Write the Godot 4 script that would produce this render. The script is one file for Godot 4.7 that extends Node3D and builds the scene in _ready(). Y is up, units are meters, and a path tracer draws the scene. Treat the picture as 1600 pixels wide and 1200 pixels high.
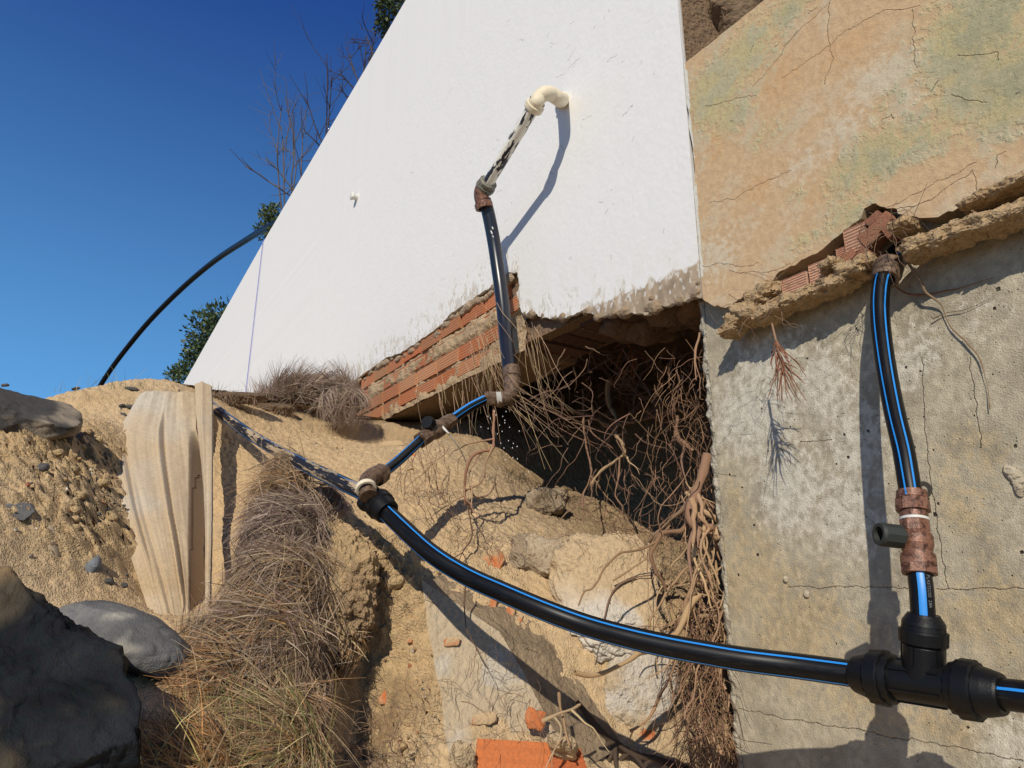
extends Node3D
# ---------------------------------------------------------------- survey frame
# The photograph's lens: 1100 px focal length on a 1600 x 1200 frame, pitched 16.5 degrees up.
const FOC := 1100.0
const CAM := Vector3(0, 1.5, 0)
const PITCH := 16.5
const WALL_TURN := 32.8        # the house wall runs away to the left at this angle
const WALL_D := 1.6            # metres from the camera to the wall plane
var cr := Vector3.RIGHT
var cu: Vector3
var cf: Vector3
var wd: Vector3                # along the wall, away from the camera
var wn: Vector3                # out of the wall
var rng := RandomNumberGenerator.new()
var names := {}
var noise := FastNoiseLite.new()
var fine := FastNoiseLite.new()
var T := {}                    # textures
var M := {}                    # materials

func P(x: float, y: float, t: float) -> Vector3:
	return CAM + t * ((x - 800.0) / FOC * cr + (600.0 - y) / FOC * cu + cf)

func W(x: float, y: float, e := 0.0) -> Vector3:      # a point e metres in front of the wall plane
	var r := (x - 800.0) / FOC * cr + (600.0 - y) / FOC * cu + cf
	return CAM + r * (-(WALL_D - e) / r.dot(wn))

func S(s: float, h: float, e: float) -> Vector3:      # wall coordinates: along, up (above the lens), out
	return CAM - wn * WALL_D + wd * s + Vector3.UP * h + wn * e

func sh(p: Vector3) -> Vector2:
	return Vector2((p - CAM).dot(wd), p.y - CAM.y)

func wsh(x: float, y: float, e := 0.0) -> Vector2:
	return sh(W(x, y, e))

func hash3(p: Vector3) -> float:
	return noise.get_noise_3dv(p)

# ---------------------------------------------------------------- mesh builder
class MB:
	var v := PackedVector3Array()
	var n := PackedVector3Array()
	var u := PackedVector2Array()
	var c := PackedColorArray()
	var i := PackedInt32Array()

	func vert(p: Vector3, nn: Vector3, uv := Vector2.ZERO, col := Color.WHITE) -> int:
		v.append(p); n.append(nn); u.append(uv); c.append(col)
		return v.size() - 1

	func tri(a: int, b: int, d: int) -> void:
		var g := (v[b] - v[a]).cross(v[d] - v[a])
		if g.dot(n[a] + n[b] + n[d]) > 0.0:
			i.append(a); i.append(d); i.append(b)
		else:
			i.append(a); i.append(b); i.append(d)

	func flat3(a: Vector3, b: Vector3, d: Vector3, out: Vector3, col := Color.WHITE, ua := Vector2.ZERO, ub := Vector2.ZERO, ud := Vector2.ZERO) -> void:
		var g := (b - a).cross(d - a).normalized()
		if g.dot(out) < 0.0: g = -g
		tri(vert(a, g, ua, col), vert(b, g, ub, col), vert(d, g, ud, col))

	func flat4(a: Vector3, b: Vector3, d: Vector3, e: Vector3, out: Vector3, col := Color.WHITE) -> void:
		var g := (b - a).cross(d - a)
		if g.length() < 1e-12: g = (d - a).cross(e - a)
		g = g.normalized()
		if g.dot(out) < 0.0: g = -g
		var k := vert(a, g, Vector2.ZERO, col)
		vert(b, g, Vector2(1, 0), col); vert(d, g, Vector2(1, 1), col); vert(e, g, Vector2(0, 1), col)
		tri(k, k + 1, k + 2); tri(k, k + 2, k + 3)

	# a grid of points (row by row) with smooth normals turned towards `out`
	func grid(pts: PackedVector3Array, nx: int, ny: int, out: Vector3, cols := PackedColorArray(), uvs := PackedVector2Array()) -> void:
		var base := v.size()
		for y in ny:
			for x in nx:
				var a := pts[y * nx + maxi(x - 1, 0)]
				var b := pts[y * nx + mini(x + 1, nx - 1)]
				var d := pts[maxi(y - 1, 0) * nx + x]
				var e := pts[mini(y + 1, ny - 1) * nx + x]
				var g := (b - a).cross(e - d).normalized()
				if g.length() < .5: g = out.normalized()
				if g.dot(out) < 0.0: g = -g
				var k := y * nx + x
				v.append(pts[k]); n.append(g)
				c.append(cols[k] if cols.size() else Color.WHITE)
				u.append(uvs[k] if uvs.size() else Vector2(float(x) / (nx - 1), float(y) / (ny - 1)))
		for y in ny - 1:
			for x in nx - 1:
				var k := base + y * nx + x
				tri(k, k + 1, k + nx); tri(k + 1, k + nx + 1, k + nx)

	# a round bar through points; rad holds one radius per point
	func tube(pts: Array, rad: Array, sides := 8, col := Color.WHITE, caps := true, rough := 0.0, nz: FastNoiseLite = null, vlen := 1.0) -> void:
		var m := pts.size()
		if m < 2: return
		var base := v.size()
		var t0: Vector3 = (pts[1] - pts[0]).normalized()
		var a := t0.cross(Vector3.UP)
		if a.length() < 0.1: a = t0.cross(Vector3.RIGHT)
		a = a.normalized()
		var run := 0.0
		for k in m:
			var t: Vector3 = (pts[mini(k + 1, m - 1)] - pts[maxi(k - 1, 0)]).normalized()
			a = (a - t * a.dot(t)).normalized()
			var b := t.cross(a)
			if k: run += (pts[k] - pts[k - 1]).length()
			for q in sides + 1:
				var th := TAU * q / sides
				var o := a * cos(th) + b * sin(th)
				var r: float = rad[k]
				if nz: r *= 1.0 + rough * nz.get_noise_3dv((pts[k] + o * r) * 40.0)
				vert(pts[k] + o * r, o, Vector2(float(q) / sides, run / vlen), col)
		for k in m - 1:
			for q in sides:
				var w := base + k * (sides + 1) + q
				tri(w, w + 1, w + sides + 1); tri(w + 1, w + sides + 2, w + sides + 1)
		if caps:
			for end in [0, m - 1]:
				var t: Vector3 = (pts[0] - pts[1]).normalized() if end == 0 else (pts[m - 1] - pts[m - 2]).normalized()
				var mid := vert(pts[end], t, Vector2.ZERO, col)
				var first := v.size()
				for q in sides + 1: vert(v[base + end * (sides + 1) + q], t, Vector2.ZERO, col)
				for q in sides: tri(mid, first + q, first + q + 1)

	# profile [[along, radius], ...] turned about an axis, with crisp steps; lobes > 0 gives grip ribs; flats = 6 gives a hexagon
	func lathe(p0: Vector3, axis: Vector3, prof: Array, sides := 28, col := Color.WHITE, lobes := 0, depth := 0.0, flats := 0, phase := 0.0) -> void:
		axis = axis.normalized()
		var a := axis.cross(Vector3.UP)
		if a.length() < 0.1: a = axis.cross(Vector3.RIGHT)
		a = a.normalized()
		var b := axis.cross(a)
		for k in prof.size() - 1:
			var z0: float = prof[k][0]; var r0: float = prof[k][1]
			var z1: float = prof[k + 1][0]; var r1: float = prof[k + 1][1]
			var nn := flats if flats else sides
			var base := v.size()
			var slope := Vector2(r0 - r1, z1 - z0)
			if slope.length() < 1e-9: continue
			slope = slope.normalized()
			for q in nn + 1:
				var th := TAU * q / nn + phase
				var f := 1.0
				if lobes: f = 1.0 - depth * (1.0 if fposmod(q * float(lobes) / nn, 1.0) < 0.34 else 0.0)
				var o := a * cos(th) + b * sin(th)
				if flats:
					var th2 := TAU * (q + 1) / nn + phase
					var o2 := a * cos(th2) + b * sin(th2)
					var g := ((o + o2).normalized() * slope.y + axis * slope.x).normalized()
					if q < nn:
						var w := vert(p0 + axis * z0 + o * r0, g, Vector2.ZERO, col)
						vert(p0 + axis * z0 + o2 * r0, g, Vector2.ZERO, col)
						vert(p0 + axis * z1 + o2 * r1, g, Vector2.ZERO, col); vert(p0 + axis * z1 + o * r1, g, Vector2.ZERO, col)
						tri(w, w + 1, w + 2); tri(w, w + 2, w + 3)
					continue
				var g := (o * slope.y + axis * slope.x).normalized()
				vert(p0 + axis * z0 + o * r0 * f, g, Vector2(float(q) / nn, 0), col)
				vert(p0 + axis * z1 + o * r1 * f, g, Vector2(float(q) / nn, 1), col)
			if flats: continue
			for q in nn:
				var w := base + q * 2
				tri(w, w + 1, w + 2); tri(w + 1, w + 3, w + 2)

	# a box from three half-edge vectors with chamfered-looking jitter
	func box(o: Vector3, x: Vector3, y: Vector3, z: Vector3, col := Color.WHITE, jit := 0.0, r: RandomNumberGenerator = null) -> void:
		var p := []
		for k in 8:
			var q := o + x * (1 if k & 1 else -1) + y * (1 if k & 2 else -1) + z * (1 if k & 4 else -1)
			if r: q += Vector3(r.randf() - .5, r.randf() - .5, r.randf() - .5) * 2.0 * jit
			p.append(q)
		for f in [[0, 1, 3, 2], [4, 5, 7, 6], [0, 1, 5, 4], [2, 3, 7, 6], [0, 2, 6, 4], [1, 3, 7, 5]]:
			flat4(p[f[0]], p[f[1]], p[f[2]], p[f[3]], (p[f[0]] + p[f[1]] + p[f[2]] + p[f[3]]) / 4.0 - o, col)

	# a lump: a sphere squashed to three half axes and broken up by noise
	func lump(o: Vector3, x: Vector3, y: Vector3, z: Vector3, nz: FastNoiseLite, amp: float, freq: float, cols: Callable, res := 24, ridged := false, power := 1.0) -> void:
		var base := v.size()
		var nx := res * 2
		for j in res + 1:
			for k in nx + 1:
				var th := PI * j / res
				var ph := TAU * k / nx
				var s := Vector3(sin(th) * cos(ph), cos(th), sin(th) * sin(ph))
				if power != 1.0: s = Vector3(signf(s.x) * pow(absf(s.x), power), signf(s.y) * pow(absf(s.y), power), signf(s.z) * pow(absf(s.z), power))
				var p := x * s.x + y * s.y + z * s.z
				var q := (o + p) * freq
				var w := nz.get_noise_3dv(q) + 0.5 * nz.get_noise_3dv(q * 2.3) + 0.28 * nz.get_noise_3dv(q * 5.1) + 0.15 * nz.get_noise_3dv(q * 11.0)
				if ridged: w = 0.5 - absf(w) * 1.6
				p *= 1.0 + amp * w
				vert(o + p, p.normalized(), Vector2(float(k) / nx * 3.0, float(j) / res * 2.0), cols.call(o + p, w))
		var acc := PackedVector3Array(); acc.resize(v.size() - base)
		for j in res:
			for k in nx:
				var w := base + j * (nx + 1) + k
				for f in [[w, w + 1, w + nx + 1], [w + 1, w + nx + 2, w + nx + 1]]:
					var g := (v[f[1]] - v[f[0]]).cross(v[f[2]] - v[f[0]])
					if g.dot(v[f[0]] - o) < 0.0: g = -g
					for e in f: acc[e - base] += g
		for j in res + 1:
			var s0 := acc[j * (nx + 1)] + acc[j * (nx + 1) + nx]
			acc[j * (nx + 1)] = s0; acc[j * (nx + 1) + nx] = s0
		for e in acc.size():
			if acc[e].length() > 1e-12: n[base + e] = acc[e].normalized()
		for j in res:
			for k in nx:
				var w := base + j * (nx + 1) + k
				tri(w, w + 1, w + nx + 1); tri(w + 1, w + nx + 2, w + nx + 1)

	# a rock split along planes: the half axes give its size, the planes its fracture faces
	func rock(o: Vector3, x: Vector3, y: Vector3, z: Vector3, r: RandomNumberGenerator, nz: FastNoiseLite, planes: int, rough: float, freq: float, cols: Callable, res := 40) -> void:
		var pl := []
		for k in planes: pl.append([Vector3(r.randfn(), r.randfn(), r.randfn()).normalized(), r.randf_range(.62, .98)])
		var first := v.size()
		lump(o, x, y, z, nz, 0.0, 1.0, cols, res)
		var nx := res * 2
		for j in res + 1:
			for k in nx + 1:
				var th := PI * j / res; var ph := TAU * (k % nx) / nx
				var d := Vector3(sin(th) * cos(ph), cos(th), sin(th) * sin(ph))
				var m := 1.0
				for q in pl:
					var t: float = d.dot(q[0])
					if t > .05: m = minf(m, q[1] / t)
				var p := x * d.x + y * d.y + z * d.z
				var w := nz.get_noise_3dv((o + p) * freq) + .6 * nz.get_noise_3dv((o + p) * freq * 2.7) + .4 * absf(nz.get_noise_3dv((o + p) * freq * 7.0))
				p *= m * (1.0 + rough * w)
				v[first + j * (nx + 1) + k] = o + p
				c[first + j * (nx + 1) + k] = cols.call(o + p, w)
		for j in res + 1:
			for k in nx + 1:
				var a := v[first + j * (nx + 1) + maxi(k - 1, 0)] - v[first + j * (nx + 1) + mini(k + 1, nx)]
				var e := v[first + maxi(j - 1, 0) * (nx + 1) + k] - v[first + mini(j + 1, res) * (nx + 1) + k]
				var g := a.cross(e)
				if g.length() > 1e-10: 
					g = g.normalized()
					if g.dot(v[first + j * (nx + 1) + k] - o) < 0.0: g = -g
					n[first + j * (nx + 1) + k] = g

	func mesh() -> ArrayMesh:
		var a := []; a.resize(Mesh.ARRAY_MAX)
		a[Mesh.ARRAY_VERTEX] = v; a[Mesh.ARRAY_NORMAL] = n; a[Mesh.ARRAY_TEX_UV] = u
		a[Mesh.ARRAY_COLOR] = c; a[Mesh.ARRAY_INDEX] = i
		var m := ArrayMesh.new()
		m.add_surface_from_arrays(Mesh.PRIMITIVE_TRIANGLES, a)
		return m

# ---------------------------------------------------------------- nodes
func numbered(called: String) -> String:
	if not names.has(called):
		names[called] = 0
		return called
	names[called] += 1
	return "%s_%03d" % [called, names[called]]

func obj(called: String, b: MB, mat: Material, parent: Node3D = null) -> MeshInstance3D:
	return inst(called, b.mesh(), mat, parent)

func inst(called: String, m: Mesh, mat: Material, parent: Node3D = null) -> MeshInstance3D:
	var o := MeshInstance3D.new()
	o.mesh = m
	o.material_override = mat
	if parent:
		var k := 0
		var nm := called
		while parent.has_node(NodePath(nm)):
			k += 1
			nm = "%s_%03d" % [called, k]
		o.name = nm
		parent.add_child(o, true)
	else:
		o.name = numbered(called)
		add_child(o, true)
	return o

func thing(called: String, label: String, category: String, group := "") -> Node3D:
	var o := Node3D.new()
	o.name = numbered(called)
	add_child(o, true)
	tag(o, label, category, group)
	return o

func tag(o: Node, label: String, category: String, group := "") -> Node:
	o.set_meta("label", label)
	o.set_meta("category", category)
	if group: o.set_meta("group", group)
	return o

func structure(o: Node, label := "", category := "") -> Node:
	o.set_meta("kind", "structure")
	if label: tag(o, label, category)
	return o

func lin(r: float, g: float, b: float) -> Color:      # an sRGB triple 0..255 as the linear base colour
	return Color(r / 255.0, g / 255.0, b / 255.0).srgb_to_linear()

func vary(c: Color, a: float) -> Color:
	var k := 1.0 + rng.randf_range(-a, a)
	return Color(c.r * k, c.g * k * (1 + rng.randf_range(-a, a) * .2), c.b * k * (1 + rng.randf_range(-a, a) * .3))

func smooth(pts: Array, per := 6) -> Array:            # Catmull-Rom through points (Vector3 or Vector2)
	var out := []
	for k in pts.size() - 1:
		var a = pts[maxi(k - 1, 0)]; var b = pts[k]; var d = pts[k + 1]; var e = pts[mini(k + 2, pts.size() - 1)]
		for q in per:
			out.append(b.cubic_interpolate(d, a, e, float(q) / per))
	out.append(pts[-1])
	return out

func path(list: Array, per := 6) -> Array:             # [[px, py, depth], ...] -> smooth 3-D points
	var p := []
	for a in list: p.append(W(a[0], a[1], a[2]) if a[2] < .5 else P(a[0], a[1], a[2]))
	return smooth(p, per)

func same(r: float, m: int) -> Array:
	var a := []; a.resize(m); a.fill(r)
	return a

func taper(r0: float, r1: float, m: int) -> Array:
	var a := []
	for k in m: a.append(lerpf(r0, r1, float(k) / maxi(m - 1, 1)))
	return a

# ---------------------------------------------------------------- textures
func tex(w: int, h: int, f: Callable) -> ImageTexture:
	var data := PackedByteArray(); data.resize(w * h * 3)
	var k := 0
	for y in h:
		for x in w:
			var c: Color = f.call(x, y)
			data[k] = int(clampf(c.r, 0, 1) * 255); data[k + 1] = int(clampf(c.g, 0, 1) * 255); data[k + 2] = int(clampf(c.b, 0, 1) * 255)
			k += 3
	var img := Image.create_from_data(w, h, false, Image.FORMAT_RGB8, data)
	img.generate_mipmaps()
	return ImageTexture.create_from_image(img)

func fnl(kind: int, freq: float, oct := 4, seed_ := 1, gain := 0.5) -> FastNoiseLite:
	var f := FastNoiseLite.new()
	f.noise_type = kind; f.frequency = freq; f.seed = seed_
	f.fractal_octaves = oct; f.fractal_gain = gain
	if oct <= 1: f.fractal_type = FastNoiseLite.FRACTAL_NONE
	return f

func seamless(f: FastNoiseLite, size := 512) -> ImageTexture:
	return ImageTexture.create_from_image(f.get_seamless_image(size, size, false, false, 0.15))

func mat(col: Color, rough := 0.9, metal := 0.0) -> StandardMaterial3D:
	var m := StandardMaterial3D.new()
	m.albedo_color = col.linear_to_srgb()
	m.roughness = rough; m.metallic = metal
	m.cull_mode = BaseMaterial3D.CULL_DISABLED
	return m

func vmat(rough := 0.9) -> StandardMaterial3D:
	var m := mat(Color.WHITE, rough)
	m.vertex_color_use_as_albedo = true
	return m

func relief(m: StandardMaterial3D, t: Texture2D, cm: float, scale := 0.0) -> StandardMaterial3D:
	m.heightmap_enabled = true
	m.heightmap_texture = t
	m.heightmap_scale = cm
	if scale > 0.0:
		m.uv1_triplanar = true
		m.uv1_world_triplanar = true
		m.uv1_scale = Vector3.ONE * scale
	return m

func ss(a: float, b: float, x: float) -> float:
	return smoothstep(a, b, x)

func make_textures() -> void:
	T.grain = seamless(fnl(FastNoiseLite.TYPE_SIMPLEX, 0.09, 4, 3, 0.75))
	T.lumps = seamless(fnl(FastNoiseLite.TYPE_SIMPLEX, 0.02, 6, 5, 0.6))
	T.cell = seamless(fnl(FastNoiseLite.TYPE_CELLULAR, 0.035, 3, 7))
	# speckled sand colour, near white so that the vertex colours carry the tone
	var sp := fnl(FastNoiseLite.TYPE_SIMPLEX, 0.45, 2, 21)
	var md := fnl(FastNoiseLite.TYPE_SIMPLEX, 0.03, 4, 22)
	T.sp = sp
	T.speckle = tex(512, 512, func(x, y):
		var a := sp.get_noise_2d(x, y); var b := md.get_noise_2d(x, y)
		var k := 0.90 + 0.16 * a + 0.10 * b
		return Color(k, k * (0.99 - .02 * b), k * (0.97 - 0.05 * b)))

func make_materials() -> void:
	M.sand = relief(vmat(0.95), T.grain, 0.9, 2.4)
	M.sand.albedo_texture = T.speckle
	M.soil = relief(vmat(0.95), T.lumps, 2.0, 1.7)
	M.soil.albedo_texture = T.speckle
	M.mortar = relief(vmat(0.95), T.lumps, 1.2, 3.0)
	M.mortar.albedo_texture = T.speckle
	M.rock = relief(vmat(0.8), T.grain, 0.28, 3.1)
	M.rock.albedo_texture = T.speckle
	M.brick = relief(vmat(0.88), T.grain, 0.25, 5.0)
	M.brick.albedo_texture = T.speckle
	M.root = relief(vmat(0.9), T.grain, 0.15, 8.0)
	M.strand = vmat(0.8)
	M.leaf = vmat(0.55)
	M.leaf.backlight_enabled = true
	M.leaf.backlight = Color(0.10, 0.14, 0.04)
	M.cloth = relief(vmat(0.95), T.grain, 0.16, 5.0)
	M.cloth.albedo_texture = T.speckle
	M.cloth.rim_enabled = true; M.cloth.rim = 0.2
	M.pipe = mat(Color(1, 1, 1), 0.36)
	var sp: FastNoiseLite = T.sp
	var dust := fnl(FastNoiseLite.TYPE_SIMPLEX, .02, 5, 71, .65)
	M.pipe.albedo_texture = tex(512, 512, func(x, y):
		var k := ss(.15, .7, dust.get_noise_2d(x * 1.4, y * .8) + .25 * sp.get_noise_2d(x, y))
		return Color(.052, .054, .066).lerp(Color(.25, .23, .20), k * .45))
	M.pipe.metallic_specular = .35
	M.fitting = relief(mat(Color(0.0055, 0.0058, 0.0065), 0.40), T.grain, 0.05, 9.0)
	M.fitting.metallic_specular = .35
	M.blue = mat(lin(38, 132, 212), 0.4)
	M.copper = relief(mat(lin(136, 96, 78), 0.45, 0.2), T.grain, 0.08, 10.0)
	M.brass = relief(mat(lin(122, 100, 82), 0.5, 0.2), T.grain, 0.12, 10.0)
	M.white_plastic = mat(lin(206, 205, 198), 0.6)
	M.cream = relief(mat(lin(216, 204, 178), 0.55), T.lumps, 0.1, 8.0)
	M.grey_plastic = mat(lin(128, 126, 116), 0.6)
	M.string = mat(lin(120, 120, 190), 0.8)
	var grime := fnl(FastNoiseLite.TYPE_SIMPLEX, .016, 5, 73, .6)
	T.grime = tex(256, 256, func(x, y):
		var k := grime.get_noise_2d(x * 2.0, y * 2.0)
		return Color(1, 1, 1).lerp(Color(.50, .46, .42), ss(-.1, .4, k)).lerp(Color(.86, .80, .70), ss(.25, .45, -k)))
	for m in [M.copper, M.brass, M.grey_plastic]:
		m.albedo_texture = T.grime
		m.uv1_triplanar = true; m.uv1_world_triplanar = true; m.uv1_scale = Vector3.ONE * 6.0
	M.stone = M.rock

# ---------------------------------------------------------------- walls
func rough_line(pts: Array, per: int, amp: float, nz: FastNoiseLite, freq := 60.0) -> Array:
	var out := []
	for k in pts.size() - 1:
		for q in per:
			var a: Vector2 = pts[k].lerp(pts[k + 1], float(q) / per)
			out.append(a + amp * Vector2(nz.get_noise_2d(a.x * freq, a.y * freq), nz.get_noise_2d(a.x * freq + 90, a.y * freq + 40)))
	out.append(pts[-1])
	return out

# a plate standing in the wall plane: outline in wall coordinates, from e0 (front) back to e1
func plate(b: MB, poly: PackedVector2Array, e0: float, e1: float, rect: Rect2, col := Color.WHITE, edge_col := Color.WHITE) -> void:
	var clean := Geometry2D.intersect_polygons(poly, PackedVector2Array([Vector2(-99, -99), Vector2(99, -99), Vector2(99, 99), Vector2(-99, 99)]))
	var most := 0
	for p in clean:
		if p.size() > most and not Geometry2D.is_polygon_clockwise(p) or most == 0:
			most = p.size(); poly = p
	var idx := Geometry2D.triangulate_polygon(poly)
	if idx.is_empty(): print("no triangles for a plate of ", poly.size())
	for face in 2:
		var e := e0 if face == 0 else e1
		var nn := wn if face == 0 else -wn
		var base := b.v.size()
		for p in poly:
			b.vert(S(p.x, p.y, e), nn, Vector2((p.x - rect.position.x) / rect.size.x, 1.0 - (p.y - rect.position.y) / rect.size.y), col)
		for k in range(0, idx.size(), 3): b.tri(base + idx[k], base + idx[k + 1], base + idx[k + 2])
	var ccw := not Geometry2D.is_polygon_clockwise(poly)
	for k in poly.size():
		var p := poly[k]; var q := poly[(k + 1) % poly.size()]
		var d := (q - p)
		var o := Vector2(d.y, -d.x) if ccw else Vector2(-d.y, d.x)
		b.flat4(S(p.x, p.y, e0), S(q.x, q.y, e0), S(q.x, q.y, e1), S(p.x, p.y, e1), wd * o.x + Vector3.UP * o.y, edge_col)

# a sheet that follows the wall: e(s, h) is how far it stands out, col(s, h) its colour
func skin(b: MB, s0: float, s1: float, h0: float, h1: float, step: float, e: Callable, col: Callable) -> void:
	var nx := int((s1 - s0) / step) + 2
	var ny := int((h1 - h0) / step) + 2
	var pts := PackedVector3Array(); var cols := PackedColorArray(); var uvs := PackedVector2Array()
	for j in ny:
		for k in nx:
			var s := lerpf(s0, s1, float(k) / (nx - 1)); var h := lerpf(h0, h1, float(j) / (ny - 1))
			pts.append(S(s, h, e.call(s, h))); cols.append(col.call(s, h))
			uvs.append(Vector2(float(k) / (nx - 1), 1.0 - float(j) / (ny - 1)))
	b.grid(pts, nx, ny, wn, cols, uvs)

func ribbed_brick(o: Vector3, x: Vector3, y: Vector3, z: Vector3, lx: float, ly: float, lz: float, col: Color, ribs := 6) -> ArrayMesh:
	var b := MB.new()      # o: middle of the ribbed face; x along, y up, z out of that face
	var prof := []
	var nn := ribs * 2
	for k in nn + 1:
		var t := -0.5 + float(k) / nn
		prof.append(Vector2(t * ly, 0.0 if k % 2 == 0 else -0.0035))
	var e0 := lx * rng.randf_range(.46, .5); var e1 := lx * rng.randf_range(.46, .5)
	for k in nn:
		var p: Vector2 = prof[k]; var q: Vector2 = prof[k + 1]
		b.flat4(o - x * e0 + y * p.x + z * p.y, o + x * e1 + y * p.x + z * p.y, o + x * e1 + y * q.x + z * q.y, o - x * e0 + y * q.x + z * q.y, z, col)
	for s in [-1, 1]:
		b.flat4(o - x * e0 + y * s * ly * .5, o + x * e1 + y * s * ly * .5, o + x * e1 + y * s * ly * .5 - z * lz, o - x * e0 + y * s * ly * .5 - z * lz, y * s, col)
		var xe: Vector3 = x * (e1 if s > 0 else -e0)
		b.flat4(o + xe - y * ly * .5, o + xe + y * ly * .5, o + xe + y * ly * .5 - z * lz, o + xe - y * ly * .5 - z * lz, x * s, col)
	b.flat4(o - x * e0 - y * ly * .5 - z * lz, o + x * e1 - y * ly * .5 - z * lz, o + x * e1 + y * ly * .5 - z * lz, o - x * e0 + y * ly * .5 - z * lz, -z, col)
	return b.mesh()

const BRICK_RED := Color(0.58, 0.20, 0.085)

func brick_tone() -> Color:
	return vary(BRICK_RED.lerp(Color(0.56, 0.33, 0.19), rng.randf() * .7), .14)

func img(w: int, h: int, f: Callable) -> Image:
	return tex(w, h, f).get_image()

func plot_line(im: Image, rect: Rect2, pts: Array, c: Color, width: int, alpha: float, wob: float) -> void:
	var w := im.get_width(); var h := im.get_height()
	for k in pts.size() - 1:
		var a: Vector2 = pts[k]; var d: Vector2 = pts[k + 1]
		var steps := int((d - a).length() / rect.size.x * w * 1.5) + 2
		for q in steps:
			var p := a.lerp(d, float(q) / steps)
			p += wob * Vector2(noise.get_noise_2d(p.x * 90, p.y * 90), noise.get_noise_2d(p.x * 90 + 70, p.y * 90))
			var ww := maxi(1, int(round(width * (0.7 + 0.9 * fine.get_noise_2d(p.x * 900, 33 + p.y * 900)))))
			for dx in ww:
				for dy in ww:
					var x := int((p.x - rect.position.x) / rect.size.x * w) + dx
					var y := int((1.0 - (p.y - rect.position.y) / rect.size.y) * h) + dy
					if x >= 0 and y >= 0 and x < w and y < h:
						im.set_pixel(x, y, im.get_pixel(x, y).lerp(c, alpha))

func line_px(list: Array, e := 0.0) -> Array:
	var o := []
	for p in list: o.append(wsh(p[0], p[1], e))
	return o

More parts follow.
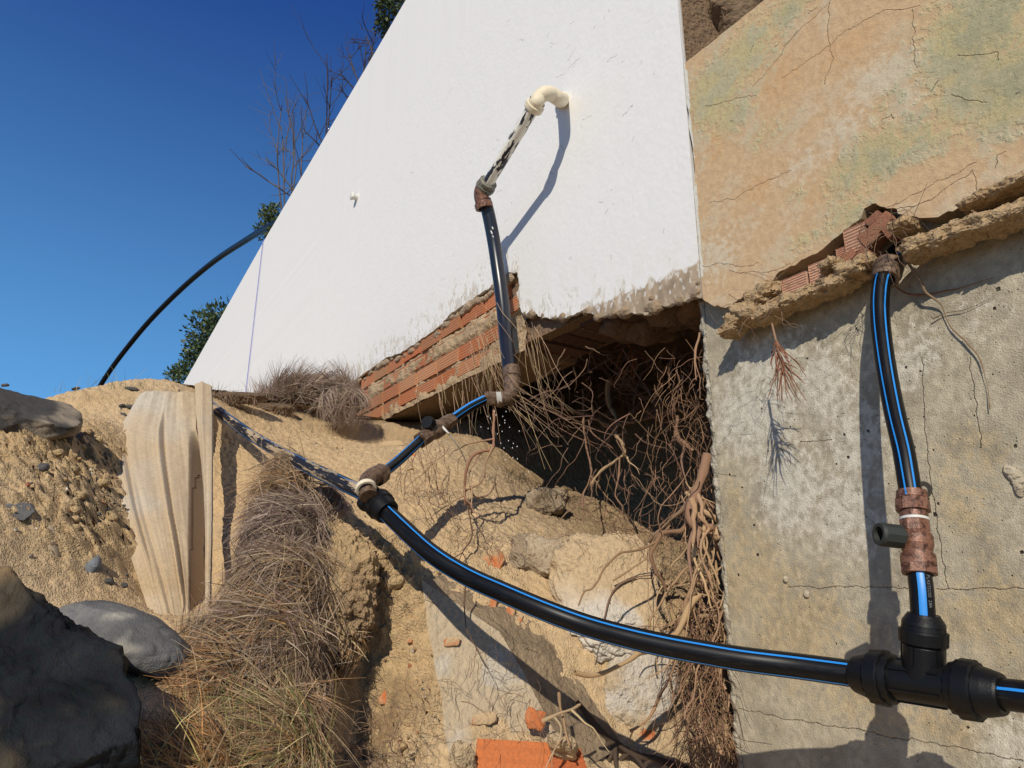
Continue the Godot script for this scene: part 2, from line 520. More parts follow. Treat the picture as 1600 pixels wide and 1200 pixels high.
func build_white_wall() -> void:
	var root := thing("house_wall", "white plastered house wall, undermined, with bare brick courses at its broken foot", "wall")
	var rect := Rect2(1.3, 0.8, 4.4, 2.4)
	var n1 := fnl(FastNoiseLite.TYPE_SIMPLEX, 0.02, 5, 31, 0.65)
	var n2 := fnl(FastNoiseLite.TYPE_SIMPLEX, 0.09, 3, 32)
	# foot line of the plaster (photo points laid on the wall plane)
	var foot := line_px([[520, 612], [548, 598], [560, 590], [585, 572], [600, 561], [630, 549], [660, 529], [690, 507], [702, 491], [730, 472], [757, 455], [776, 440], [797, 424], [809, 428], [812, 446], [806, 458], [812, 478], [815, 490], [835, 492], [858, 497], [884, 496], [910, 486], [937, 496], [960, 490], [985, 488], [1011, 491], [1030, 478], [1060, 472], [1082, 467], [1098, 465]])
	var foot_h := func(s: float) -> float:
		var best := 0.9
		for k in foot.size() - 1:
			var a: Vector2 = foot[k]; var d: Vector2 = foot[k + 1]
			if (s - a.x) * (s - d.x) <= 0.0 and absf(a.x - d.x) > 1e-5:
				best = maxf(best if best > 0.9 else 0.0, lerpf(a.y, d.y, (s - a.x) / (d.x - a.x)))
		return best
	var w := 1408; var h := 768
	var lowline := PackedFloat32Array()
	for x in w: lowline.append(foot_h.call(rect.position.x + rect.size.x * x / w))
	var b0 := wsh(912, 482); var b1 := wsh(1096, 408)
	var white := Color(0.73, 0.722, 0.705)
	var im := img(w, h, func(x, y):
		var s: float = rect.position.x + rect.size.x * x / w
		var hh: float = rect.position.y + rect.size.y * (1.0 - float(y) / h)
		var up: float = hh - lowline[x]
		var a := n1.get_noise_2d(x * 1.6, y * 1.0)
		var c := n2.get_noise_2d(x * 1.3, y * 0.6)
		var col := white * (1.0 + 0.02 * a + .012 * c)
		col = col.lerp(Color(.62, .575, .49), .30 * ss(.45, .0, up) * ss(-.25, .35, a + .3 * c))
		# flaked patches gather towards the foot
		var reach := 0.16 if s > 2.5 else (0.07 if s > 1.95 else 0.13)
		var m := ss(0.28, 0.50, 0.85 * a + 0.55 * c + 0.62 * (1.0 - up / reach) - 0.12)
		if up > reach * 1.6: m *= 0.0
		col = col.lerp(Color(0.42, 0.36, 0.29).lerp(Color(0.60, 0.56, 0.49), 0.5 + c), m * 0.85)
		# earth-coloured render on the lower right, unpainted
		if s < 1.95:
			var k := clampf((s - b1.x) / (b0.x - b1.x), -0.2, 1.2)
			var edge := lerpf(b1.y, b0.y, k) + 0.018 * a + 0.008 * c
			var m2 := 1.0 - ss(edge - 0.007, edge + 0.003, hh)
			m2 *= 1.0 - 0.75 * ss(0.25, 0.5, c + 0.25 * a + 5.0 * (hh - edge + .04))
			col = col.lerp(Color(0.36, 0.275, 0.19) * (1.0 + 0.5 * a), m2)
		return col.linear_to_srgb())
	for q in 26:      # trowel marks and flaked lips high on the coat
		var o: Vector2 = line_px([[rng.randf_range(640, 1040), rng.randf_range(10, 330)]])[0]
		if q < 9: o = line_px([[rng.randf_range(850, 930), rng.randf_range(8, 110)]])[0]
		var l := rng.randf_range(.02, .07); var ang := rng.randf_range(-.5, .9)
		plot_line(im, rect, [o, o + Vector2(l * cos(ang), l * sin(ang))], Color(0.56, 0.555, 0.54), 1, 0.4, .012)
	for q in 60:      # small scuffs and flakes higher up
		var s := rng.randf_range(1.45, 3.2); var hh := rng.randf_range(1.0, 2.35)
		var l := rng.randf_range(.004, .022); var ang := rng.randf() * TAU
		plot_line(im, rect, [Vector2(s, hh), Vector2(s + l * cos(ang), hh + l * sin(ang))], Color(0.60, 0.59, 0.56), 1, 0.4, .004)
	var himg := img(w, h, func(x, y):
		var up: float = rect.position.y + rect.size.y * (1.0 - float(y) / h) - lowline[x]
		var k := 0.5 + 0.16 * n1.get_noise_2d(x * .6, y * .6) + 0.10 * n2.get_noise_2d(x, y)
		var reach := 0.16 if x > 384 else 0.1
		if up < reach * 1.6:
			k -= .35 * ss(0.28, 0.50, 0.85 * n1.get_noise_2d(x * 1.6, y) + 0.55 * n2.get_noise_2d(x * 1.3, y * .6) + 0.62 * (1.0 - up / reach) - 0.12)
		return Color(k, k, k))
	im.generate_mipmaps()
	var low := StandardMaterial3D.new()
	low.albedo_texture = ImageTexture.create_from_image(im)
	low.roughness = 0.85
	low.texture_repeat = false
	low.cull_mode = BaseMaterial3D.CULL_DISABLED
	low = relief(low, ImageTexture.create_from_image(himg), 0.32)
	# plaster coat: lower sheet with the broken edge, upper sheet to the sloping top
	var top := [wsh(415, 372), wsh(635, -2)]
	var dir: Vector2 = (top[1] - top[0]).normalized()
	var s_end := 13.35
	var far: Vector2 = Vector2(s_end, top[0].y + (wsh(292, 590).y - top[0].y) * (s_end - top[0].x) / (wsh(292, 590).x - top[0].x))
	var near: Vector2 = top[1] + dir * ((1.386 - top[1].x) / dir.x)
	var poly := PackedVector2Array()
	for p in rough_line(foot, 7, 0.010, noise, 90.0): poly.append(p)
	poly[-1] = Vector2(1.386, poly[-1].y)
	poly.append(near)
	for p in rough_line([top[1], top[0]], 30, 0.006, noise, 2.0): poly.append(p)
	poly.append(far); poly.append(Vector2(s_end, 0.9)); poly.append(Vector2(5.0, .9))
	var b := MB.new()
	plate(b, poly, 0.0, -0.018, rect, Color.WHITE)
	obj("plaster", b, low, root)
	# the masonry behind the coat
	b = MB.new()
	var core := PackedVector2Array([Vector2(1.40, 0.935), Vector2(1.7, 0.96), Vector2(2.0, 1.04), Vector2(2.44, 1.055), Vector2(2.46, 1.022), Vector2(4.5, 1.022), Vector2(4.52, 0.9), Vector2(s_end, 0.9), far - Vector2(0, .01), top[0] - Vector2(0, .01), near - Vector2(-.004, .01)])
	plate(b, core, -0.036, -0.34, Rect2(0, 0, 1, 1), Color(0.25, 0.16, 0.10), Color(0.25, 0.165, 0.105))
	obj("core", b, M.mortar, root)
	# render crumbling out of the joints over the bricks
	var tone := func(s: float, hh: float) -> Color:
		var k := 0.5 + 0.5 * noise.get_noise_2d(s * 14, hh * 14)
		return Color(0.40, 0.285, 0.17).lerp(Color(0.58, 0.43, 0.27), k)
	b = MB.new()
	skin(b, 2.40, 4.52, 1.012, 1.52, 0.011, func(s, hh):
		var e := -0.0215 + 0.020 * noise.get_noise_2d(s * 13, hh * 20) + 0.010 * noise.get_noise_2d(s * 70 + 9, hh * 70)
		e -= .016 * ss(.040, .026, absf(hh - 1.345)) + .006 * ss(.036, .02, absf(hh - 1.165))
		if hh > 1.375: e += 0.010 * noise.get_noise_2d(s * 40, hh * 40 + 50) - 0.004
		e += 0.014 * ss(.25, .6, 1.0 - absf(hh - 1.245) / .055) + 0.012 * ss(1.10, 1.03, hh)
		return e, tone)
	obj("mortar", b, M.mortar, root)
	for course in [[1.343, 0.070], [1.250, 0.066], [1.165, 0.072], [1.078, 0.066], [1.43, 0.05]]:
		var s := 2.42 + rng.randf() * .12
		while s < 4.48:
			var l := rng.randf_range(.225, .25)
			if s + l > 4.53: break
			var e := -0.009 + rng.randf_range(-.006, .004)
			if course[0] > 1.4: e -= .014
			if course[0] == 1.250: e -= .004
			inst("brick", ribbed_brick(S(s + l * .5, course[0] + rng.randf_range(-.003, .003), e), wd, Vector3.UP, wn, l - .012, course[1], 0.11, brick_tone(), 5), M.brick, root)
			s += l
	for k in 6:      # undersides of the bottom course beyond the riser pipe, their shade painted in
		var s := 1.80 + k * .118
		var hh := lerpf(0.955, 1.05, clampf((s - 1.5) / .7, 0, 1))
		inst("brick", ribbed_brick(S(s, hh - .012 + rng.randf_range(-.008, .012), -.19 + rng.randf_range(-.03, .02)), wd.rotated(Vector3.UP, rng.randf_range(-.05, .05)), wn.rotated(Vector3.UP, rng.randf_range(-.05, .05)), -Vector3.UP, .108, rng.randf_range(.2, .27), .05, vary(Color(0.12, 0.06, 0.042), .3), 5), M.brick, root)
	for k in 34:      # soil stuck to the underside of the footing
		var s := rng.randf_range(1.40, 2.05)
		b = MB.new()
		var r := rng.randf_range(.03, .075)
		b.lump(S(s, lerpf(0.95, 1.05, clampf((s - 1.5) / .7, 0, 1)) - rng.randf_range(-.01, .02), rng.randf_range(-.36, -.13)), wd * r * 1.4, Vector3.UP * r * .6, wn * r * 1.2, noise, .6, 16.0, func(_p, q): return Color(.15, .095, .06) * (1.0 + .5 * q), 12)
		obj("soil_clod", b, M.soil, root)
	# broken clods of render along the foot of the coat
	for k in 46:
		var f: float = float(k) / 45.0
		var a: Vector2 = foot[clampi(int(f * 15), 1, 11)].lerp(foot[clampi(int(f * 15) + 1, 1, 12)], fposmod(f * 15, 1.0))
		b = MB.new()
		var r := rng.randf_range(.012, .032)
		b.lump(S(a.x, a.y - .012 - rng.randf() * .02, -.014), wd * r * 1.7, Vector3.UP * r * .75, wn * r * .6, noise, .55, 30.0, func(_p, q): return Color(0.40, 0.30, 0.21) * (1.0 + .4 * q), 7)
		obj("render_clod", b, M.mortar, root)
	for k in 26:
		var f: float = rng.randf()
		var q0 := 17 + int(f * 11.99)
		var a: Vector2 = foot[q0].lerp(foot[q0 + 1], rng.randf())
		b = MB.new()
		var r := rng.randf_range(.008, .022)
		b.lump(S(a.x, a.y + .004 + (rng.randf() * .05 if a.x < 1.7 else 0.0), -.010), wd * r * 1.6, Vector3.UP * r * .9, wn * r * .9, noise, .6, 34.0, func(_p, q): return Color(0.34, 0.25, 0.165) * (1.0 + .4 * q), 7)
		obj("render_clod", b, M.mortar, root)
	# the painted stub on the wall
	var stub := thing("pipe_stub", "short white capped pipe stub sticking out of the upper white wall", "pipe stub")
	b = MB.new()
	var c0 := W(560, 309, -0.01)
	b.lathe(c0, wn, [[0, .040], [.006, .036], [.010, .026], [.04, .025], [.046, .022], [.0461, 0.0]], 24)
	obj("collar", b, M.white_plastic, stub)
	b = MB.new()
	b.lump(c0 + wn * .05, wd * .028, Vector3.UP * .030, wn * .016, noise, .6, 22.0, func(_a, _b): return Color.WHITE, 12, false, .7)
	obj("cap", b, M.white_plastic, stub)
	var line := thing("plumb_line", "thin violet string hanging down the far end of the white wall", "string")
	b = MB.new()
	b.tube([W(411, 376, .012), W(398, 490, .012), W(384, 612, .012)], [.0045, .0045, .0045], 5)
	obj("cord", b, M.string, line)

func build_tan_wall() -> void:
	var root := thing("retaining_wall", "tan rendered retaining wall stained with green lichen above the concrete footing", "wall")
	var rect := Rect2(-.35, 0.5, 1.75, 1.5)
	var n1 := fnl(FastNoiseLite.TYPE_SIMPLEX, 0.008, 5, 41, 0.55)
	var n2 := fnl(FastNoiseLite.TYPE_SIMPLEX, 0.03, 4, 42, 0.6)
	var n3 := fnl(FastNoiseLite.TYPE_SIMPLEX, 0.35, 2, 43)
	var green := []
	for g in [[1125, 140, .10, .12, 1.0], [1175, 75, .10, .10, .9], [1150, 180, .07, .06, .8], [1240, 10, .10, .06, .8], [1200, 210, .07, .05, .45], [1385, 235, .11, .075, .85], [1340, 270, .08, .07, .75], [1450, 215, .10, .06, .7], [1530, 60, .12, .14, 1.0], [1580, 130, .09, .11, 1.0], [1510, 150, .07, .08, .8], [1560, 10, .12, .10, .9], [1330, 330, .07, .05, .7], [1270, 375, .07, .03, .55], [1250, 300, .03, .03, .5], [1390, 160, .05, .04, .5], [1470, 120, .06, .05, .45]]:
		var c := wsh(g[0], g[1]); green.append([c.x, c.y, g[2] * 1.15, g[3] * 1.1, g[4]])
	var pale := []
	for g in [[1400, 110, .14, .05, .8], [1430, 150, .07, .05, .7], [1260, 260, .13, .05, .55], [1330, 200, .12, .05, .6], [1120, 400, .10, .09, .6], [1180, 350, .08, .05, .3]]:
		var c := wsh(g[0], g[1]); pale.append([c.x, c.y, g[2], g[3], g[4]])
	var orange := []
	for g in [[1125, 225, .04, .06, .8], [1200, 290, .12, .10, .6], [1230, 120, .10, .10, .7], [1330, 70, .14, .08, .6], [1290, 300, .09, .06, .5], [1160, 330, .08, .06, .4]]:
		var c := wsh(g[0], g[1]); orange.append([c.x, c.y, g[2], g[3], g[4]])
	var blob := func(list: Array, s: float, h: float) -> float:
		var m := 0.0
		for g in list:
			var dx: float = (s - g[0]) / g[2]; var dy: float = (h - g[1]) / g[3]
			var d := dx * dx + dy * dy
			if d < 4.0: m = maxf(m, g[4] * exp(-d * 0.9))
		return m
	var TW := 1590; var TH := 1364
	var mask := tex(159, 136, func(x, y):
		var s: float = rect.position.x + rect.size.x * x / 159.0
		var h: float = rect.position.y + rect.size.y * (1.0 - y / 136.0)
		return Color(blob.call(green, s, h), blob.call(pale, s, h), blob.call(orange, s, h))).get_image()
	mask.clear_mipmaps()
	mask.resize(TW, TH, Image.INTERPOLATE_CUBIC)
	var im := img(TW, TH, func(x, y):
		var a := n1.get_noise_2d(x, y); var c := n2.get_noise_2d(x, y); var f := n3.get_noise_2d(x, y)
		var wx := clampi(x + int(26 * a + 22 * c), 0, TW - 1); var wy := clampi(y + int(26 * n1.get_noise_2d(y + 700, x) + 18 * f), 0, TH - 1)
		var mk := mask.get_pixel(wx, wy)
		mk.r += .25 * n2.get_noise_2d(x * 3.1, y * 3.1)
		var col := Color(0.505, 0.350, 0.200)
		col = col.lerp(Color(0.515, 0.415, 0.290), ss(-.1, .5, a + .3 * c) * .6)
		col = col.lerp(Color(0.515, 0.305, 0.140), ss(.2, .65, mk.b + .3 * a) * .6)
		col = col.lerp(Color(0.530, 0.450, 0.335), ss(.2, .7, mk.g + .35 * c) * .8)
		var g := mk.r + .34 * c + .26 * a
		var gc := Color(0.395, 0.375, 0.190).lerp(Color(0.355, 0.350, 0.215), ss(-.3, .3, a))
		col = col.lerp(gc, ss(.12, .78, g) * .70)
		col = col.lerp(Color(0.22, 0.21, 0.125), ss(.70, 1.1, g + .35 * f + .25 * c) * .55 * (1.0 if x < 1227 else .15))
		return (col * (1.0 + .09 * f + .12 * c)).linear_to_srgb())
	var him := img(TW, TH, func(x, y):
		var c := n2.get_noise_2d(x, y)
		var k := 0.6 + 0.13 * c + 0.07 * n3.get_noise_2d(x, y) + .12 * n1.get_noise_2d(x, y)
		var g := mask.get_pixel(x, y).r + .3 * c
		k += .10 * ss(.42, .47, g) + .10 * ss(.0, .03, n2.get_noise_2d(x * .7 + 300, y * .7)) * ss(.3, .6, g)
		return Color(k, k, k))
	var dark := Color(0.30, 0.19, 0.10)
	var cracks := [[[1100, 418], [1140, 413], [1165, 420], [1190, 413]], [[1160, 430], [1215, 424], [1240, 414]], [[1228, 122], [1290, 82], [1330, 48], [1380, 22], [1440, 14]], [[1300, 0], [1298, 60], [1305, 95], [1290, 135]], [[1430, 18], [1432, 70], [1436, 110]], [[1228, 75], [1280, 25], [1300, 8]], [[1105, 168], [1140, 160], [1185, 150]], [[1110, 320], [1150, 312], [1180, 296], [1240, 268]], [[1500, 90], [1560, 88], [1566, 96]], [[1490, 150], [1545, 165]], [[1352, 345], [1395, 325], [1430, 308], [1530, 255]], [[1405, 330], [1450, 318], [1525, 270], [1528, 300], [1522, 312]], [[1555, 265], [1565, 245], [1575, 240]], [[1590, 150], [1600, 145]], [[1380, 195], [1398, 180], [1400, 190]], [[1180, 140], [1215, 100], [1250, 50]]]
	for c in cracks:
		plot_line(im, rect, line_px(c), dark, 1, .32, .009)
		plot_line(him, rect, line_px(c), Color.BLACK, 1, .6, .007)
	for q in 44:
		var s := rng.randf_range(.4, 1.38); var h := rng.randf_range(.6, 2.3); var l := rng.randf_range(.006, .03); var an := rng.randf_range(-.4, .9)
		if blob.call(green, s, h) < .3 and rng.randf() < .75: continue
		plot_line(im, rect, [Vector2(s, h), Vector2(s - l * cos(an), h + l * sin(an))], Color(.2, .16, .09), 1, .5, .008)
		plot_line(him, rect, [Vector2(s, h), Vector2(s - l * cos(an), h + l * sin(an))], Color.BLACK, 1, .7, .008)
	# whitewash splashed round the corner beside the house wall
	for q in 60:
		var h := rng.randf_range(.95, 1.75)
		plot_line(im, rect, [Vector2(1.374, h), Vector2(1.374 - rng.randf_range(.0, .022) * (1.5 - .5 * h), h + rng.randf_range(-.03, .03))], Color(.88, .86, .82), 2, .6, .006)
	for w in [[112, 165, 9, .85], [165, 190, 4, .6], [190, 228, 7, .8], [300, 330, 7, .5], [330, 440, 4, .45]]:
		for q in 3: plot_line(im, rect, [Vector2(1.372 - .001 * w[2] - .002 * q, wsh(1075, w[0]).y), Vector2(1.372 - .001 * w[2] - .002 * q, wsh(1085, w[1]).y)], Color(.80, .79, .75), w[2], w[3], .004)
	im.generate_mipmaps(); him.generate_mipmaps()
	var m := StandardMaterial3D.new()
	m.albedo_texture = ImageTexture.create_from_image(im); m.roughness = .9
	m.cull_mode = BaseMaterial3D.CULL_DISABLED
	m = relief(m, ImageTexture.create_from_image(him), .55)
	var lower := line_px([[1101, 468], [1112, 476], [1130, 482], [1146, 480], [1158, 470], [1175, 458], [1200, 447], [1213, 437], [1222, 426], [1240, 418], [1262, 405], [1285, 396], [1303, 380], [1322, 362], [1340, 352], [1350, 342], [1354, 328], [1372, 322], [1388, 327], [1404, 326], [1408, 337], [1440, 342], [1472, 340], [1500, 328], [1522, 312], [1545, 303], [1575, 288], [1600, 276]])
	lower.append(Vector2(-.3, lower[-1].y - .04))
	var poly := PackedVector2Array()
	for p in rough_line(lower, 4, .007, noise, 120.0): poly.append(p)
	var t0 := wsh(1074, 101); var t1 := wsh(1207, -4)
	var topv := t1 + (t1 - t0) * 2.2
	var edge := rough_line([topv, t1, t0], 18, .006, noise, 70.0)
	for p in edge: poly.append(p)
	# the corner beside the house wall is knocked off in places
	for p in [[1073, 165, .004], [1078, 178, .012], [1083, 200, .006], [1088, 225, .018], [1096, 262, .021], [1094, 286, .012], [1092, 300, .004], [1094, 380, .002], [1098, 440, .003]]:
		var q := wsh(p[0], p[1]); poly.append(Vector2(1.376 - p[2] * .7, q.y))
	var b := MB.new()
	plate(b, poly, 0.012, -0.03, rect, Color.WHITE)
	var sheet := obj("render", b, m, root)
	sheet.set_meta("label", "tan render with green lichen")
	b = MB.new()
	var core := PackedVector2Array([Vector2(1.385, lower[0].y + .01)])
	for p in lower: core.append(p + Vector2(0, .022))
	core.append(topv - Vector2(.0, .012)); core.append(t0 - Vector2(.006, .012))
	plate(b, core, -0.032, -0.16, Rect2(0, 0, 1, 1), Color(.40, .27, .15), Color(.34, .23, .13))
	obj("core", b, M.mortar, root)
	# hollow of the missing corner
	for k in 5:
		b = MB.new()
		var q := wsh(1092 + rng.randf() * 6, 228 + k * 14)
		b.lump(S(1.368, q.y, -.02), wd * .012, Vector3.UP * .018, wn * .010, noise, .5, 40.0, func(_p, w): return Color(.42, .26, .15) * (1.0 + .4 * w), 6)
		obj("corner_chip", b, M.mortar, root)
	# ribbed brick pieces bared below the render
	for f in [[1240, 446, .062, .056, 24, .024], [1283, 424, .060, .060, 24, .027], [1318, 398, .030, .045, 26, .016], [1337, 372, .050, .068, 38, .020]]:
		var a := deg_to_rad(0.0)
		var o := W(f[0], f[1], f[5])
		inst("brick", ribbed_brick(o, wd.rotated(wn, a), Vector3.UP.rotated(wn, a), wn, f[2] * 1.25, f[3], .06, vary(Color(.70, .43, .30), .10), 8), M.brick, root)
	for f in [[1352, 398, .02, .018], [1334, 402, .016, .012], [1366, 372, .02, .02], [1385, 352, .022, .014], [1398, 360, .014, .02], [1372, 345, .018, .010]]:
		b = MB.new()
		b.box(W(f[0], f[1], .0), wd.rotated(wn, .5) * f[2], Vector3.UP.rotated(wn, .5) * f[3], wn * .02, vary(Color(.36, .15, .085), .25), .006, rng)
		obj("brick_chip", b, M.brick, root)
	# crumbling lumps of mortar hanging under the bricks: runs given as photo points with half sizes
	var runs := [[1146, 516, .024, .015], [1160, 500, .03, .02], [1180, 492, .032, .02], [1202, 492, .03, .018], [1222, 480, .026, .018], [1246, 470, .03, .016], [1270, 462, .032, .015], [1296, 450, .032, .016], [1318, 440, .028, .018], [1336, 424, .03, .02], [1352, 414, .022, .014], [1306, 418, .02, .012], [1190, 468, .03, .02], [1168, 486, .026, .02], [1206, 455, .02, .02], [1440, 388, .026, .018], [1462, 379, .032, .018], [1490, 371, .034, .019], [1518, 360, .034, .018], [1546, 350, .03, .016], [1572, 344, .032, .015], [1600, 332, .034, .016], [1625, 322, .034, .016], [1415, 356, .018, .01], [1536, 318, .028, .010], [1560, 304, .03, .010], [1590, 293, .03, .010], [1660, 302, .036, .018], [1700, 285, .036, .016], [1745, 262, .036, .018], [1790, 240, .036, .016], [1850, 212, .04, .018], [1910, 182, .04, .016]]
	var crag := fnl(FastNoiseLite.TYPE_SIMPLEX, 1.0, 4, 98, .62)
	for f in runs:
		b = MB.new()
		var o := W(f[0], f[1], .018)
		var ax := (wd * 1.0 + Vector3.UP * rng.randf_range(-.22, .12)).normalized()
		b.lump(o, ax * f[2] * 1.35, Vector3.UP * f[3] * 1.1, wn * .044, crag, .34, 22.0, func(_p, q): return Color(.50, .36, .21).lerp(Color(.42, .28, .15), ss(.2, -.4, q)), 30, false, .5)
		obj("mortar_lump", b, M.mortar, root)
	b = MB.new()
	skin(b, .2, 1.39, .62, .98, .012, func(s, h): return -.06 + .02 * noise.get_noise_2d(s * 30, h * 30), func(s, h): return Color(.30, .19, .105) * (1.0 + .5 * noise.get_noise_2d(s * 50, h * 50)))
	obj("bed_mortar", b, M.mortar, root)

func build_concrete() -> void:
	var root := thing("concrete_footing", "weathered pale concrete footing wall behind the black tee and riser", "wall")
	var rect := Rect2(-.35, -.62, 1.81, 1.56)
	var n1 := fnl(FastNoiseLite.TYPE_SIMPLEX, 0.006, 5, 51, 0.55)
	var n2 := fnl(FastNoiseLite.TYPE_SIMPLEX, 0.035, 4, 52, 0.65)
	var n3 := fnl(FastNoiseLite.TYPE_SIMPLEX, 0.3, 2, 53, 0.6)
	var light := []
	for g in [[1180, 640, .16, .14, .9], [1240, 760, .12, .14, .9], [1290, 600, .10, .12, .8], [1320, 800, .10, .12, .75], [1420, 560, .10, .09, .6], [1200, 560, .14, .08, .8], [1590, 1170, .07, .08, .8], [1340, 690, .10, .14, .7], [1530, 500, .10, .1, .3]]:
		var c := wsh(g[0], g[1], -.045); light.append([c.x, c.y, g[2], g[3], g[4]])
	var ochre := []
	for g in [[1180, 900, .15, .16, .8], [1250, 980, .2, .12, .7], [1150, 780, .05, .2, .6], [1300, 900, .1, .08, .4], [1500, 780, .06, .08, .7], [1550, 960, .14, .12, .6], [1400, 1120, .3, .05, .55], [1300, 1080, .2, .05, .5], [1510, 720, .10, .08, .5]]:
		var c := wsh(g[0], g[1], -.045); ochre.append([c.x, c.y, g[2], g[3], g[4]])
	var blob := func(list: Array, s: float, h: float) -> float:
		var m := 0.0
		for g in list:
			var dx: float = (s - g[0]) / g[2]; var dy: float = (h - g[1]) / g[3]
			var d := dx * dx + dy * dy
			if d < 4.0: m = maxf(m, g[4] * exp(-d * 0.9))
		return m
	var TW := 1390; var TH := 1200
	var mask := tex(139, 120, func(x, y):
		var s: float = rect.position.x + rect.size.x * x / 139.0
		var h: float = rect.position.y + rect.size.y * (1.0 - y / 120.0)
		return Color(blob.call(light, s, h), blob.call(ochre, s, h), 0)).get_image()
	mask.clear_mipmaps()
	mask.resize(TW, TH, Image.INTERPOLATE_CUBIC)
	var im := img(TW, TH, func(x, y):
		var a := n1.get_noise_2d(x, y); var c := n2.get_noise_2d(x, y * .8); var f := n3.get_noise_2d(x, y)
		var mk := mask.get_pixel(clampi(x + int(20 * a + 14 * c), 0, TW - 1), clampi(y + int(16 * c), 0, TH - 1))
		var col := Color(0.395, 0.345, 0.25)
		col = col.lerp(Color(0.285, 0.245, 0.175), ss(-.15, .45, a + .5 * c) * .85)
		col = col.lerp(Color(0.41, 0.31, 0.17), ss(.15, .8, mk.g + .35 * c + .2 * a) * .7)
		col = col.lerp(Color(0.50, 0.465, 0.385), ss(.20, .80, mk.r + .42 * c + .15 * a) * .85)
		return (col * (1.0 + .20 * f + .30 * c)).linear_to_srgb())
	var him := img(TW, TH, func(x, y):
		var k := 0.6 + .10 * n2.get_noise_2d(x, y) + .10 * n3.get_noise_2d(x, y)
		return Color(k, k, k))
	for q in 1300:
		var s := rng.randf_range(-.33, 1.38); var h := rng.randf_range(-.6, .85)
		if s > .95 and rng.randf() < .5: continue
		var r := 1 + int(pow(rng.randf(), 6) * 3.2)
		var p := Vector2(s, h)
		plot_line(im, rect, [p, p + Vector2(.0006, .0006) * r], Color(.16, .13, .10), r, .7, 0.0)
		plot_line(him, rect, [p, p + Vector2(.0006, .0006) * r], Color.BLACK, r, .8, 0.0)
	var lines := [[[1230, 917], [1290, 918], [1345, 917], [1420, 918]], [[1460, 920], [1600, 919]], [[1150, 1106], [1240, 1125], [1340, 1140], [1450, 1160], [1600, 1190]], [[1516, 560], [1525, 640], [1532, 700]], [[1440, 560], [1450, 720], [1480, 920]], [[1250, 690], [1300, 688]], [[1100, 735], [1150, 745]]]
	for c in lines:
		plot_line(im, rect, line_px(c, -.045), Color(.22, .18, .12), 1, .30, .006)
		plot_line(him, rect, line_px(c, -.045), Color.BLACK, 1, .5, .006)
	im.generate_mipmaps(); him.generate_mipmaps()
	var m := StandardMaterial3D.new()
	m.albedo_texture = ImageTexture.create_from_image(im); m.roughness = .88
	m.cull_mode = BaseMaterial3D.CULL_DISABLED
	m = relief(m, ImageTexture.create_from_image(him), .8)
	M.concrete_face = m
	var poly := PackedVector2Array()
	var left := []
	for k in 13: left.append(Vector2(1.425, lerpf(.92, -1.5, k / 12.0)))
	for p in rough_line(left, 10, .006, noise, 110.0): poly.append(p)
	poly.append(Vector2(-.6, -1.5)); poly.append(Vector2(-.6, .92))
	var b := MB.new()
	plate(b, poly, -.045, -1.0, rect, Color.WHITE, Color.WHITE)
	obj("face", b, m, root)
	# the torn edge beside the hollow, coarse aggregate showing
	b = MB.new()
	var nx := 12; var ny := 240
	var pts := PackedVector3Array(); var cols := PackedColorArray()
	for j in ny:
		for k in nx:
			var f := float(k) / (nx - 1); var h := lerpf(.93, -1.5, float(j) / (ny - 1))
			var jag := .012 * noise.get_noise_2d(h * 60, 7.0) + .006 * noise.get_noise_2d(h * 180, 3.0)
			var s := 1.418 + f * (.040 + jag)
			var e := -.043 - .02 * f * f + .012 * noise.get_noise_2d(s * 90, h * 90) * ss(0, .25, f) - .10 * ss(.8, 1.0, f)
			pts.append(S(s, h, e))
			cols.append(Color(.40, .35, .26).lerp(Color(.56, .52, .43), .5 + .9 * noise.get_noise_2d(s * 120 + 4, h * 120)))
	b.grid(pts, nx, ny, wn, cols)
	obj("torn_edge", b, M.mortar, root)
	# a drilled hole and a splash of hardened mortar
	b = MB.new()
	b.lathe(W(1449, 766, -.060), wn, [[0, .0005], [.0005, .0095], [.0171, .0100], [.0172, .019], [.0166, .0192]], 20)
	var hole := obj("tie_hole", b, mat(Color(.045, .038, .03), .95), root)
	hole.set_meta("label", "round tie hole beside the brass coupling")
	for f in [[1583, 742, .011, .022, .5], [1592, 764, .009, .020, .2], [1590, 752, .012, .008, .0], [1228, 905, .006, .009, .1], [1260, 928, .008, .01, .3]]:
		b = MB.new()
		b.lump(W(f[0], f[1], -.043), wd.rotated(wn, f[4]) * f[2], Vector3.UP.rotated(wn, f[4]) * f[3], wn * .006, noise, .4, 40.0, func(_p, q): return Color(.52, .45, .34) * (1.0 + .3 * q), 8)
		obj("mortar_splash", b, M.mortar, root)

